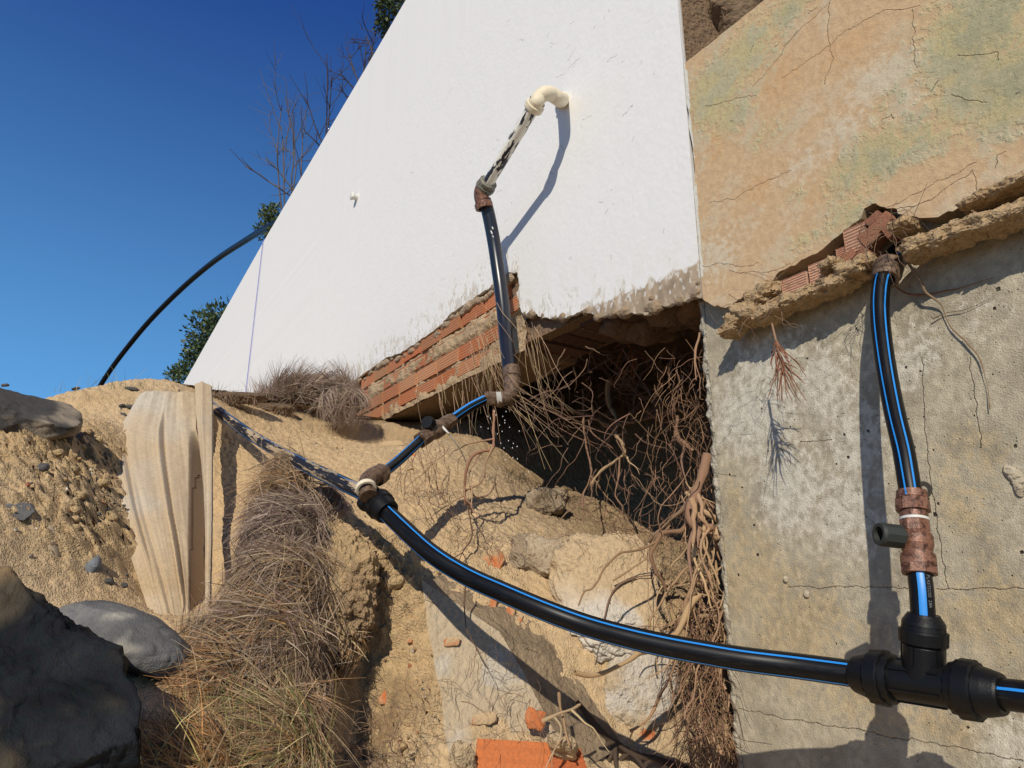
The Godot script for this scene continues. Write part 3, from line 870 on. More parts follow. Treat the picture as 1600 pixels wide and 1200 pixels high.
func build_earth_bank() -> void:
	# soil packed behind the walls: the face over the retaining wall and the roof of the hollow
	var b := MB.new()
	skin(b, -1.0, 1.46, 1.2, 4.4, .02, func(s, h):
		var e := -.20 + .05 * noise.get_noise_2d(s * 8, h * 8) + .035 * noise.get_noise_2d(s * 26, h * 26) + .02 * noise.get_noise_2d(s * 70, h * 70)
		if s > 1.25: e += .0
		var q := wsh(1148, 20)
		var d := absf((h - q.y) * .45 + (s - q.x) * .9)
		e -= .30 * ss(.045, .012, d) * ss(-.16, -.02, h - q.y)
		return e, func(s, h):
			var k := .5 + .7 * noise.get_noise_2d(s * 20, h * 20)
			return Color(.155, .105, .065).lerp(Color(.27, .19, .12), k).lerp(Color(.24, .165, .105), ss(1.3, 1.36, s)))  # dark soil tones stand in for shade over this face
	structure(obj("earth_bank", b, M.soil), "cloddy earth showing behind the top of the tan wall, shade put into its dark colour", "earth")
	b = MB.new()
	var nx := 90; var ny := 60
	var pts := PackedVector3Array(); var cols := PackedColorArray()
	for j in ny:
		for k in nx:
			var s := lerpf(-.5, 5.2, float(k) / (nx - 1)); var e := lerpf(-.33, -3.2, float(j) / (ny - 1))
			var h := 1.16 + .25 * ss(-.33, -.9, e) - .9 * ss(-1.5, -3.2, e) + .09 * noise.get_noise_2d(s * 8, e * 8) + .04 * noise.get_noise_2d(s * 30, e * 30)
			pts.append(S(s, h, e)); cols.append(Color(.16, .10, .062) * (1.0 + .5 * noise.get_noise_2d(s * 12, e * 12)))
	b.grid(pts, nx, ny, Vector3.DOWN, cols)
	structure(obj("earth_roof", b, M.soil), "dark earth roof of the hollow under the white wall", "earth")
	b = MB.new()
	b.flat4(S(-2, 1.75, -.345), S(6, 1.75, -.345), S(6, 1.75, -4), S(-2, 1.75, -4), Vector3.UP, Color(.2, .14, .09))
	b.flat4(S(5.6, -.5, -.36), S(5.6, 1.75, -.36), S(5.6, 1.75, -4), S(5.6, -.5, -4), wd, Color(.2, .14, .09))
	b.flat4(S(-2, -.5, -4), S(-2, 1.75, -4), S(6, 1.75, -4), S(6, -.5, -4), -wn, Color(.2, .14, .09))
	structure(obj("earth_fill", b, M.soil), "garden soil retained behind the walls", "earth")

# ---------------------------------------------------------------- the eroded bank
# The bank is a height field over a plane that leans back at 45 degrees: x across, q up the slope, g out of it.
var bank_p := PackedVector2Array()     # knots (x, q)
var bank_w := PackedFloat64Array()     # spline weights, then the affine part
const R2 := 0.70710678

func bank_knots() -> Array:
	var k := []
	for a in [
		# crest, left to right
		[-420, 560, 2.2], [-150, 585, 2.5], [0, 600, 2.75], [70, 606, 2.9], [150, 610, 3.05], [210, 604, 3.15], [290, 604, 3.35], [335, 614, 3.6], [430, 622, 4.3], [500, 622, 4.6], [552, 628, 4.45],
		# below the crest
		[-100, 700, 2.1], [0, 650, 2.80], [20, 690, 2.95], [75, 685, 2.90], [120, 690, 2.5], [90, 735, 2.18], [150, 660, 2.75], [150, 760, 2.3], [50, 860, 1.95], [150, 860, 2.08], [240, 680, 2.98], [240, 800, 2.56], [240, 920, 2.24], [300, 690, 3.08], [300, 760, 2.80], [306, 850, 2.56], [310, 930, 2.28],
		[365, 660, 3.4], [350, 730, 2.95], [400, 720, 3.05], [400, 790, 2.5], [450, 690, 3.35], [470, 750, 2.8], [540, 690, 3.55], [530, 760, 2.7], [470, 850, 2.3], [560, 840, 2.3], [540, 930, 2.15],
		[-100, 900, 1.65], [0, 1000, 1.7], [100, 1050, 1.62], [250, 1050, 1.72], [380, 980, 1.92], [380, 1150, 1.62], [500, 1000, 2.05], [500, 1180, 1.85], [550, 1050, 2.25], [550, 1160, 2.12], [620, 950, 2.2], [640, 1080, 2.05], [650, 1190, 1.88],
		# under the bricks and down to the pipe
		[575, 690, 4.0], [620, 700, 3.6], [640, 740, 3.0], [600, 770, 2.65], [680, 720, 3.3], [720, 770, 2.85], [640, 840, 2.38], [740, 850, 2.48], [690, 900, 2.28], [760, 700, 3.7],
		# slabs and the floor of the hollow
		[760, 960, 2.2], [760, 1100, 2.0], [860, 900, 2.48], [840, 820, 2.8], [870, 1120, 2.05], [960, 900, 2.45], [960, 1050, 2.22], [900, 780, 3.45], [840, 740, 3.8], [930, 760, 3.85], [1000, 835, 3.3], [1040, 820, 3.45], [1000, 885, 2.66], [1080, 950, 2.35], [1080, 1100, 2.2], [1000, 1180, 2.08], [820, 1190, 1.88], [900, 1190, 1.95],
		[1200, 1000, 2.6], [1250, 1190, 2.3], [1200, 850, 3.2],
		# back of the hollow
		[760, 670, 4.0], [850, 690, 4.2], [950, 700, 4.3], [1060, 720, 3.9], [1180, 720, 3.7], [900, 630, 4.85], [1060, 630, 4.3], [980, 560, 5.2],
		# below the frame
		[-200, 1250, 1.2], [100, 1290, 1.3], [350, 1290, 1.42], [600, 1290, 1.6], [800, 1290, 1.66], [1000, 1290, 1.8], [1250, 1300, 1.95]]:
		k.append(P(a[0], a[1], a[2]))
	# the garden behind the crest rises slowly; the foot of the bank runs out on the beach
	for a in [[-2.6, 2.35, 3.6], [-2.0, 2.42, 4.6], [-2.4, 2.62, 6.0], [-3.6, 2.45, 5.0], [-4.2, 3.0, 8.5], [-6.5, 3.5, 11.5], [-8.0, 3.2, 9.0], [-1.62, 2.74, 4.9], [-2.2, 3.0, 7.0],
		[-2.5, .2, .5], [-1.2, .12, .62], [0., .12, .66], [1., .12, .75], [2., .12, .8], [-2.5, -.25, -.3], [0., -.25, -.3], [2., -.25, -.3], [-3.5, 1.5, 1.9], [2.2, 1.0, 2.2], [2.2, 1.8, 4.0]]:
		k.append(Vector3(a[0], a[1], -a[2]))
	return k

func kern(r2: float) -> float:
	return r2 * log(r2 + 1e-9)

func fit_bank() -> void:
	var k := bank_knots()
	var n := k.size()
	var g := []
	for p in k:
		bank_p.append(Vector2(p.x, (p.y - p.z) * R2))
		g.append((p.y + p.z) * R2)
	var m := n + 3
	var A := []
	for i in m:
		var row := PackedFloat64Array(); row.resize(m + 1); row.fill(0.0)
		if i < n:
			for j in n: row[j] = kern(bank_p[i].distance_squared_to(bank_p[j]))
			row[i] += 0.02
			row[n] = 1.0; row[n + 1] = bank_p[i].x; row[n + 2] = bank_p[i].y
			row[m] = g[i]
		else:
			for j in n: row[j] = [1.0, bank_p[j].x, bank_p[j].y][i - n]
		A.append(row)
	for c in m:
		var best := c
		for r in range(c, m):
			if absf(A[r][c]) > absf(A[best][c]): best = r
		var tmp = A[c]; A[c] = A[best]; A[best] = tmp
		var pr: PackedFloat64Array = A[c]
		var inv := 1.0 / pr[c]
		for r in range(c + 1, m):
			var rr: PackedFloat64Array = A[r]
			var f := rr[c] * inv
			if f == 0.0: continue
			for j in range(c, m + 1): rr[j] -= f * pr[j]
			A[r] = rr
	bank_w.resize(m)
	for c in range(m - 1, -1, -1):
		var sum: float = A[c][m]
		for j in range(c + 1, m): sum -= A[c][j] * bank_w[j]
		bank_w[c] = sum / A[c][c]

func bank_g(x: float, q: float) -> float:
	var n := bank_p.size()
	var s := bank_w[n] + bank_w[n + 1] * x + bank_w[n + 2] * q
	for j in n:
		var dx := x - bank_p[j].x; var dy := q - bank_p[j].y
		var r2 := dx * dx + dy * dy
		s += bank_w[j] * r2 * log(r2 + 1e-9)
	return s

func bank_point(x: float, q: float, g: float) -> Vector3:
	return Vector3(x, (q + g) * R2, (g - q) * R2)

func rows(a: float, b: float, step: float) -> PackedFloat32Array:
	var o := PackedFloat32Array()
	var k := int(ceil((b - a) / step))
	for i in k: o.append(a + (b - a) * i / k)
	return o

func bump_at(p: Vector3, c: Vector3, r: float) -> float:
	return exp(-p.distance_squared_to(c) / (r * r))

func build_bank() -> void:
	fit_bank()
	var xs := rows(-9.0, -2.7, .10); xs.append_array(rows(-2.7, 1.1, .0088)); xs.append_array(rows(1.1, 2.4, .05)); xs.append(2.4)
	var qs := rows(-.3, .9, .06); qs.append_array(rows(.9, 4.3, .0088)); qs.append_array(rows(4.3, 5.6, .05)); qs.append_array(rows(5.6, 11.0, .15)); qs.append(11.0)
	# coarse spline, then bilinear in between
	var cs := 0.06
	var x0 := -9.1; var q0 := -.4
	var ncx := int((2.6 - x0) / cs) + 2; var ncq := int((11.1 - q0) / cs) + 2
	var coarse := {}
	var nx := xs.size(); var ny := qs.size()
	var pts := PackedVector3Array(); var cols := PackedColorArray()
	var clods := [P(100, 715, 2.35), P(130, 800, 2.2), P(60, 680, 2.5), P(560, 880, 2.25), P(560, 960, 2.15), P(500, 900, 2.2), P(600, 900, 2.25), P(620, 1100, 1.95)]
	var clod_r := [.36, .22, .2, .16, .16, .16, .12, .16]
	var ochre := [P(30, 760, 2.2), P(100, 720, 2.35), P(60, 840, 2.05), P(160, 830, 2.2), P(20, 690, 2.5), P(560, 900, 2.2), P(560, 1020, 2.15), P(170, 700, 2.6)]
	var brown := [P(400, 640, 4.0), P(500, 640, 4.3), P(350, 640, 3.6), P(540, 1130, 2.0), P(555, 1060, 2.1), P(470, 800, 2.5)]  # brown rooty earth at the crest; the gully spots hold painted shade
	var cell := fnl(FastNoiseLite.TYPE_CELLULAR, 9.0, 2, 77)
	for j in ny:
		for i in nx:
			var x := xs[i]; var q := qs[j]
			var fx := (x - x0) / cs; var fq := (q - q0) / cs
			var ix := int(fx); var iq := int(fq)
			fx -= ix; fq -= iq
			var v := [0., 0., 0., 0.]
			for e in 4:
				var key := (iq + (e >> 1)) * 4096 + ix + (e & 1)
				if not coarse.has(key): coarse[key] = bank_g(x0 + (ix + (e & 1)) * cs, q0 + (iq + (e >> 1)) * cs)
				v[e] = coarse[key]
			var g := lerpf(lerpf(v[0], v[1], fx), lerpf(v[2], v[3], fx), fq)
			var p := bank_point(x, q, g)
			var c := 0.0
			for e in clods.size(): c = maxf(c, bump_at(p, clods[e], clod_r[e]))
			var n0 := noise.get_noise_3dv(p * 5.0)
			var n1 := noise.get_noise_3dv(p * 19.0 + Vector3(7, 0, 0))
			var n2 := noise.get_noise_3dv(p * 62.0)
			var n3 := fine.get_noise_3dv(p * 130.0)
			var n4 := fine.get_noise_3dv(Vector3(p.x * 150.0, p.y * 38.0, p.z * 60.0))
			g += .034 * n0 + .015 * n1 + .008 * (absf(n2) - .2) + .005 * n3 + .005 * n4 - .012 * ss(-.55, -.85, cell.get_noise_3dv(p * .7)) * ss(-.1, .3, n1)
			if c > .05: g += c * (.030 * n1 + .05 * (absf(n2) - .2) + .034 * (absf(n3) - .25) + .02 * fine.get_noise_3dv(p * 260.0) - .035 * ss(-.2, -.75, cell.get_noise_3dv(p * 1.6)))
			p = bank_point(x, q, g)
			# stay under the bricks and behind the plaster
			var w := sh(p)
			var e := (p - CAM).dot(wn) + WALL_D
			if w.y > .98 and w.x < 4.5 and e > -.5: p -= wn * (e + .5) * ss(.98, 1.06, w.y)
			pts.append(p)
			var tone := Color(.66, .475, .27).lerp(Color(.69, .52, .32), ss(-.3, .4, n0)).lerp(Color(.54, .38, .205), ss(.1, .6, n1 + .4 * n0) * .5)
			var oc := 0.0
			for k in ochre: oc = maxf(oc, bump_at(p, k, .22))
			tone = tone.lerp(Color(.47, .325, .165), oc * .6)
			var br := 0.0
			for k in brown: br = maxf(br, bump_at(p, k, .2))
			tone = tone.lerp(Color(.215, .135, .072), br * ss(-.4, .3, n1 + n0) * .85)
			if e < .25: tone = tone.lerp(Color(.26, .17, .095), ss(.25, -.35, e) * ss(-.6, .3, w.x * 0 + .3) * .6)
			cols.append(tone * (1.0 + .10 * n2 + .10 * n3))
	var b := MB.new()
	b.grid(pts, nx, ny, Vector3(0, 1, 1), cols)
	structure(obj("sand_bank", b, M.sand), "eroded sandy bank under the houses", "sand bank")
	b = MB.new()
	b.flat4(Vector3(-400, 0, -400), Vector3(400, 0, -400), Vector3(400, 0, 400), Vector3(-400, 0, 400), Vector3.UP, Color(.42, .33, .21))
	structure(obj("beach", b, M.sand), "flat sandy beach at the foot of the bank", "sand")

# how far along a photo ray the bank lies (for bedding things into it)
func bank_hit(px: float, py: float, lift := 0.0) -> Vector3:
	var r := (px - 800.0) / FOC * cr + (600.0 - py) / FOC * cu + cf
	var t := 0.9
	while t < 6.5:
		var p := CAM + r * t
		if (p.y + p.z) * R2 < bank_g(p.x, (p.y - p.z) * R2) + .03 * noise.get_noise_3dv(p * 5.0): break
		t += .02
	return CAM + r * (t - lift)

func sheet(label: String, category: String, called: String, left: Array, right: Array, nx: int, ny: int, off: Callable, col: Callable, m: Material, thick := .004) -> void:
	var l := smooth(left, 8); var r := smooth(right, 8)
	var b := MB.new()
	var pts := PackedVector3Array(); var cols := PackedColorArray()
	for j in ny:
		var v := float(j) / (ny - 1)
		var a: Vector3 = l[int(v * (l.size() - 1.001))].lerp(l[mini(int(v * (l.size() - 1.001)) + 1, l.size() - 1)], fposmod(v * (l.size() - 1.001), 1.0))
		var d: Vector3 = r[int(v * (r.size() - 1.001))].lerp(r[mini(int(v * (r.size() - 1.001)) + 1, r.size() - 1)], fposmod(v * (r.size() - 1.001), 1.0))
		for k in nx:
			var u := float(k) / (nx - 1)
			var p := a.lerp(d, u)
			p += Vector3(0, .35, .94) * (off.call(u, v) + .006 * noise.get_noise_3dv(p * 9.0) + .002 * fine.get_noise_3dv(p * 60.0))
			pts.append(p)
			cols.append(col.call(u, v, p))
	b.grid(pts, nx, ny, Vector3(0, .2, 1), cols)
	var back := PackedVector3Array()
	for p in pts: back.append(p - Vector3(0, .0, thick))
	b.grid(back, nx, ny, Vector3(0, -.2, -1), cols)
	tag(obj(called, b, m), label, category)

func build_cloth() -> void:
	var sandy := func(u: float, v: float, p: Vector3) -> Color:
		var k := noise.get_noise_3dv(p * 6.0)
		var c := Color(.59, .465, .315).lerp(Color(.59, .53, .44), ss(-.15, .3, k + .4 * (.5 - v)))
		return c.lerp(Color(.50, .355, .19), ss(.55, 1.0, v) * ss(-.3, .3, noise.get_noise_3dv(p * 14.0)))
	# wide panel: creases run down it
	var creases := [[.26, .30, .40, .74, .014, .024], [.36, .45, .60, 1.0, .008, .04], [.60, .16, .87, .86, .022, .017]]
	var fold := func(u: float, v: float) -> float:
		var o := .030 * sin(u * PI) + .024 * noise.get_noise_2d(u * 6.0 - 2.5 * v, v * 2.2) + .006 * noise.get_noise_2d(u * 22.0 - 7.0 * v, v * 5.0 + 9.0)
		for c in creases:
			if v < c[1] - .05 or v > c[3] + .08: continue
			var t := clampf((v - c[1]) / (c[3] - c[1]), 0, 1)
			var uc: float = lerpf(c[0], c[2], t)
			var d: float = u - uc
			var k := ss(c[1] - .05, c[1] + .15, v) * ss(c[3] + .08, c[3] - .1, v)
			o += k * (c[4] * exp(-pow((d + c[5] * 1.2) / c[5], 2)) - c[4] * .8 * exp(-pow((d - c[5] * .5) / (c[5] * .7), 2)))
		return o - .11 * ss(.14, .0, u) - .10 * ss(.06, .0, v) - .26 * ss(.93, 1.0, u) * ss(.22, .45, v)
	sheet("sandy geotextile sheet hanging over the bank in long folds", "geotextile", "geotextile_sheet",
		[P(214, 606, 3.06), P(184, 650, 2.94), P(156, 695, 2.76), P(160, 760, 2.48), P(182, 850, 2.27), P(212, 930, 2.10), P(240, 1000, 1.98)],
		[P(306, 602, 3.20), P(307, 650, 3.04), P(306, 700, 2.85), P(305, 780, 2.57), P(304, 850, 2.35), P(304, 930, 2.15), P(304, 1000, 2.02)], 150, 170, fold, sandy, M.cloth)
	var flap := func(u: float, v: float) -> float: return .018 * sin(u * PI) - .02 * (1 - u) * ss(.2, .5, v) + .012 * exp(-pow((u - .55 + .3 * v) / .1, 2))
	sheet("narrow folded flap of geotextile along the edge of the sheet", "geotextile", "geotextile_flap",
		[P(304, 600, 3.16), P(306, 640, 3.02), P(311, 700, 2.78), P(316, 780, 2.50), P(319, 850, 2.28), P(320, 930, 2.08), P(318, 1000, 1.96)],
		[P(330, 602, 3.16), P(331, 650, 2.98), P(331, 700, 2.76), P(331, 780, 2.48), P(330, 850, 2.26), P(328, 930, 2.06), P(326, 1000, 1.94)], 14, 110, flap, sandy, M.cloth, .012)
	var b := MB.new()
	b.lump(P(52, 890, 1.99), Vector3(.070, .03, 0), Vector3(-.055, .145, -.07), Vector3(.0, .03, .05), noise, .16, 7.0, func(p, _w): return Color(.54, .43, .29).lerp(Color(.66, .60, .50), ss(-.25, .25, noise.get_noise_3dv(p * 11.0))), 40, false, .9)
	tag(obj("geotextile_bag", b, M.cloth), "pale bulging geotextile bag end behind the dark boulder", "geotextile")

func build_rocks() -> void:
	var b := MB.new()
	var slate := func(p: Vector3, w: float) -> Color:
		var c := Color(.017, .0195, .024) * (1.0 + 1.0 * noise.get_noise_3dv(p * 22.0))  # near-black slate tone, shade on the boulder put into its colour
		c = c.lerp(Color(.11, .09, .06), ss(.0, .4, noise.get_noise_3dv(p * 9.0 + Vector3(5, 0, 0)) + .4 * w) * .7)
		return c.lerp(Color(.26, .18, .10), ss(.02, .09, p.y - P(60, 995, 1.36).y + .12 * noise.get_noise_3dv(p * 12.0)) * .85)
	b.rock(P(-20, 1140, 1.36), Vector3(0.386, -0.175, 0.046), Vector3(0.055, 0.313, -0.092), Vector3(0.018, 0.018, 0.221), rng, noise, 30, 0.17, 8.0, slate, 150)
	var boulder_mat := M.rock.duplicate() as StandardMaterial3D
	boulder_mat.roughness = .78; boulder_mat.metallic_specular = .25
	tag(obj("boulder", b, boulder_mat), "big slate boulder in the lower left corner, coloured dark as if shaded", "boulder")
	var grey := func(p: Vector3, w: float) -> Color:
		var c := Color(.155, .155, .158) * (1.0 + .8 * noise.get_noise_3dv(p * 18.0))
		return c.lerp(Color(.38, .36, .32), ss(.35, .6, noise.get_noise_3dv(p * 22.0 + Vector3(9, 0, 0))))
	b = MB.new()
	b.rock(P(165, 1000, 1.74), Vector3(0.222, -0.045, 0.017), Vector3(-0.012, 0.086, -0.043), Vector3(0.000, 0.026, 0.129), rng, noise, 12, 0.10, 13.0, grey, 90)
	tag(obj("boulder", b, M.rock), "flat grey slate rock between the dark boulder and the sheet", "rock")
	b = MB.new()
	var dusty := func(p: Vector3, w: float) -> Color:
		return Color(.06, .055, .055).lerp(Color(.36, .30, .23), ss(-.2, .3, noise.get_noise_3dv(p * 14.0) + 1.0 * w))
	b.rock(P(-25, 650, 2.42), Vector3(0.335, -0.017, 0.017), Vector3(-0.017, 0.118, -0.026), Vector3(0.017, 0.017, 0.206), rng, noise, 20, 0.09, 11.0, dusty, 80)
	tag(obj("boulder", b, M.rock), "dusty dark rock jutting from the crest at the left edge", "rock")
	b = MB.new()
	b.rock(P(5, 800, 2.02), Vector3(0.112, -0.009, 0.009), Vector3(0.009, 0.047, -0.017), Vector3(0.009, 0.009, 0.077), rng, noise, 20, 0.08, 11.0, grey, 80)
	tag(obj("rock", b, M.rock), "small grey rock beside the pale bag end at the left edge", "rock")
	var at := [["blue grey stone lying in the sand above the grey slate rock", 148, 886, .020, .028], ["small dark pebble right of the blue grey stone", 171, 909, .011, .010], ["brown pebble just above the grey slate rock", 192, 915, .013, .008], ["flat dark stone on the sand crest left of the sheet", 207, 637, .026, .010], ["small dark stone below the flat one on the crest", 193, 648, .014, .010], ["dark stone sticking out of the far left crest", 8, 602, .03, .014], ["long dark stone on the crest beside the black hose", 118, 607, .034, .012], ["narrow slate chip on the crest top near the sheet", 205, 609, .032, .010], ["grey chip resting above the small dark stone", 190, 634, .014, .008], ["stone half buried in the clods on the left", 100, 690, .025, .018], ["little stone in the sand slope on the left", 68, 730, .015, .012], ["black twig stub at the foot of the white wall", 352, 612, .02, .012]]
	for a in at:
		b = MB.new()
		var o := bank_hit(a[1], a[2], .008)
		var tilt := rng.randf_range(-.4, .4)
		b.lump(o, Vector3(a[3], a[3] * tilt, 0), Vector3(-a[4] * tilt, a[4], 0), Vector3(0, 0, maxf(a[3], a[4]) * .8), noise, .0, 24.0, func(p, w): return Color.WHITE, 1)
		b = MB.new()
		b.rock(o, Vector3(a[3], a[3] * tilt, 0) * 1.2, Vector3(-a[4] * tilt, a[4], 0) * 1.2, Vector3(0, 0, maxf(a[3], a[4]) * .9), rng, noise, 12, .06, 40.0, func(p, w): return (Color(.17, .185, .21) if a[4] > .02 else Color(.085, .083, .082)) * (1.0 + .5 * w), 14)
		tag(obj("stone", b, M.rock), a[0], "stone")
	# clods crumbled off the bank: two loose heaps
	for heap in [["crumbled ochre clod in the heap left of the geotextile sheet", "clods in the heap left of the sheet", [[100, 715, 62, 45], [135, 800, 40, 40], [60, 690, 45, 20]], 42], ["crumbled ochre clod under the turf right of the big tussock", "clods under the turf", [[565, 905, 36, 50], [600, 900, 30, 30], [615, 1100, 30, 70]], 22]]:
		for k in heap[3]:
			var c: Array = heap[2][k % 3]
			var px: float = c[0] + rng.randf_range(-c[2], c[2]); var py: float = c[1] + rng.randf_range(-c[3], c[3])
			var r := rng.randf_range(.006, .017) * (1.5 if k % 7 == 0 else 1.0)
			b = MB.new()
			b.lump(bank_hit(px, py, -.004), Vector3(r * 1.3, r * .3, 0), Vector3(-r * .2, r * .8, 0), Vector3(0, 0, r), noise, .75, 30.0, func(p, w): return Color(.52, .375, .205) * (1.0 + .4 * w), 10, false, .8)
			tag(obj("sand_clod", b, M.sand), heap[0], "clod", heap[1])
	b = MB.new()
	# grit strewn over the sand
	var bits := MB.new()
	for area in [[20, 330, 610, 640, 70], [20, 240, 700, 900, 110], [560, 760, 780, 900, 60], [570, 700, 1010, 1190, 90], [350, 560, 660, 740, 50], [800, 1050, 850, 990, 50], [560, 700, 690, 760, 30]]:
		for k in area[4]:
			var o := bank_hit(rng.randf_range(area[0], area[1]), rng.randf_range(area[2], area[3]), .0)
			var r := rng.randf_range(.0018, .0055)
			var col: Color = [Color(.12, .12, .125), Color(.30, .22, .14), Color(.50, .40, .27), Color(.62, .57, .49), Color(.38, .16, .08), Color(.46, .32, .16)][rng.randi() % 6]
			var d := Vector3(rng.randfn(), rng.randfn(), rng.randfn()).normalized()
			var e := d.cross(Vector3(rng.randfn(), rng.randfn(), rng.randfn())).normalized()
			bits.box(o, d * r, e * r * rng.randf_range(.4, .9), d.cross(e) * r * rng.randf_range(.4, .9), vary(col, .3), r * .35, rng)
	var grit := obj("grit", bits, M.rock)
	tag(grit, "fine grit and shell bits strewn over the sandy bank", "grit"); grit.set_meta("kind", "stuff")
	var crumb := fnl(FastNoiseLite.TYPE_SIMPLEX, 1.0, 4, 95, .75)
	b.lump(P(530, 925, 2.15), Vector3(.115, .02, 0), Vector3(-.01, .17, -.03), Vector3(.02, .03, .09), crumb, .26, 8.0, func(p, w): return Color(.50, .355, .195).lerp(Color(.36, .245, .14), ss(-.2, .3, noise.get_noise_3dv(p * 25.0))) * (1.0 + .35 * w), 90)
	tag(obj("turf_clod", b, M.sand), "overhanging block of rooty ochre earth right of the big tussock", "earth clod")

# a free outline laid down as a slab: corners as photo points with depths, thickness along a direction
func slab(called: String, label: String, category: String, front: Array, back: Vector3, c0: Callable, c1: Color, m: Material, div := 14, rough := .006) -> void:
	var b := MB.new()
	var q := []
	for a in front: q.append(P(a[0], a[1], a[2]))
	# four-cornered bilinear face with relief, then the sides
	var pts := PackedVector3Array(); var cols := PackedColorArray()
	for j in div + 1:
		for k in div + 1:
			var u := float(k) / div; var v := float(j) / div
			var p: Vector3 = q[0].lerp(q[1], u).lerp(q[3].lerp(q[2], u), v)
			var ed := minf(minf(u, 1 - u), minf(v, 1 - v))
			p += (q[1] - q[0]).normalized() * .022 * noise.get_noise_3dv(p * 14.0) * ss(.1, .0, ed) + back.normalized() * (rough * noise.get_noise_3dv(p * 16.0) + .006 * ss(.06, .0, ed))
			pts.append(p); cols.append(c0.call(p, u, v))
	b.grid(pts, div + 1, div + 1, -back, cols)
	var rim := []
	for k in div: rim.append(k)
	for k in div: rim.append(k * (div + 1) + div)
	for k in div: rim.append(div * (div + 1) + div - k)
	for k in div: rim.append((div - k) * (div + 1))
	var mid := (pts[0] + pts[-1]) * .5
	for k in rim.size():
		var a := pts[rim[k]]; var d := pts[rim[(k + 1) % rim.size()]]
		var last_a := a; var last_d := d
		for s in 4:
			var w := (s + 1) / 4.0
			var e := a + back * w + Vector3.ONE * .012 * noise.get_noise_3dv((a + back * w) * 30.0)
			var f := d + back * w + Vector3.ONE * .012 * noise.get_noise_3dv((d + back * w) * 30.0)
			b.flat4(last_a, last_d, f, e, (a + d) * .5 - mid, c1 * (1.0 + .5 * noise.get_noise_3dv(e * 40.0)))
			last_a = e; last_d = f
	tag(obj(called, b, m), label, category)

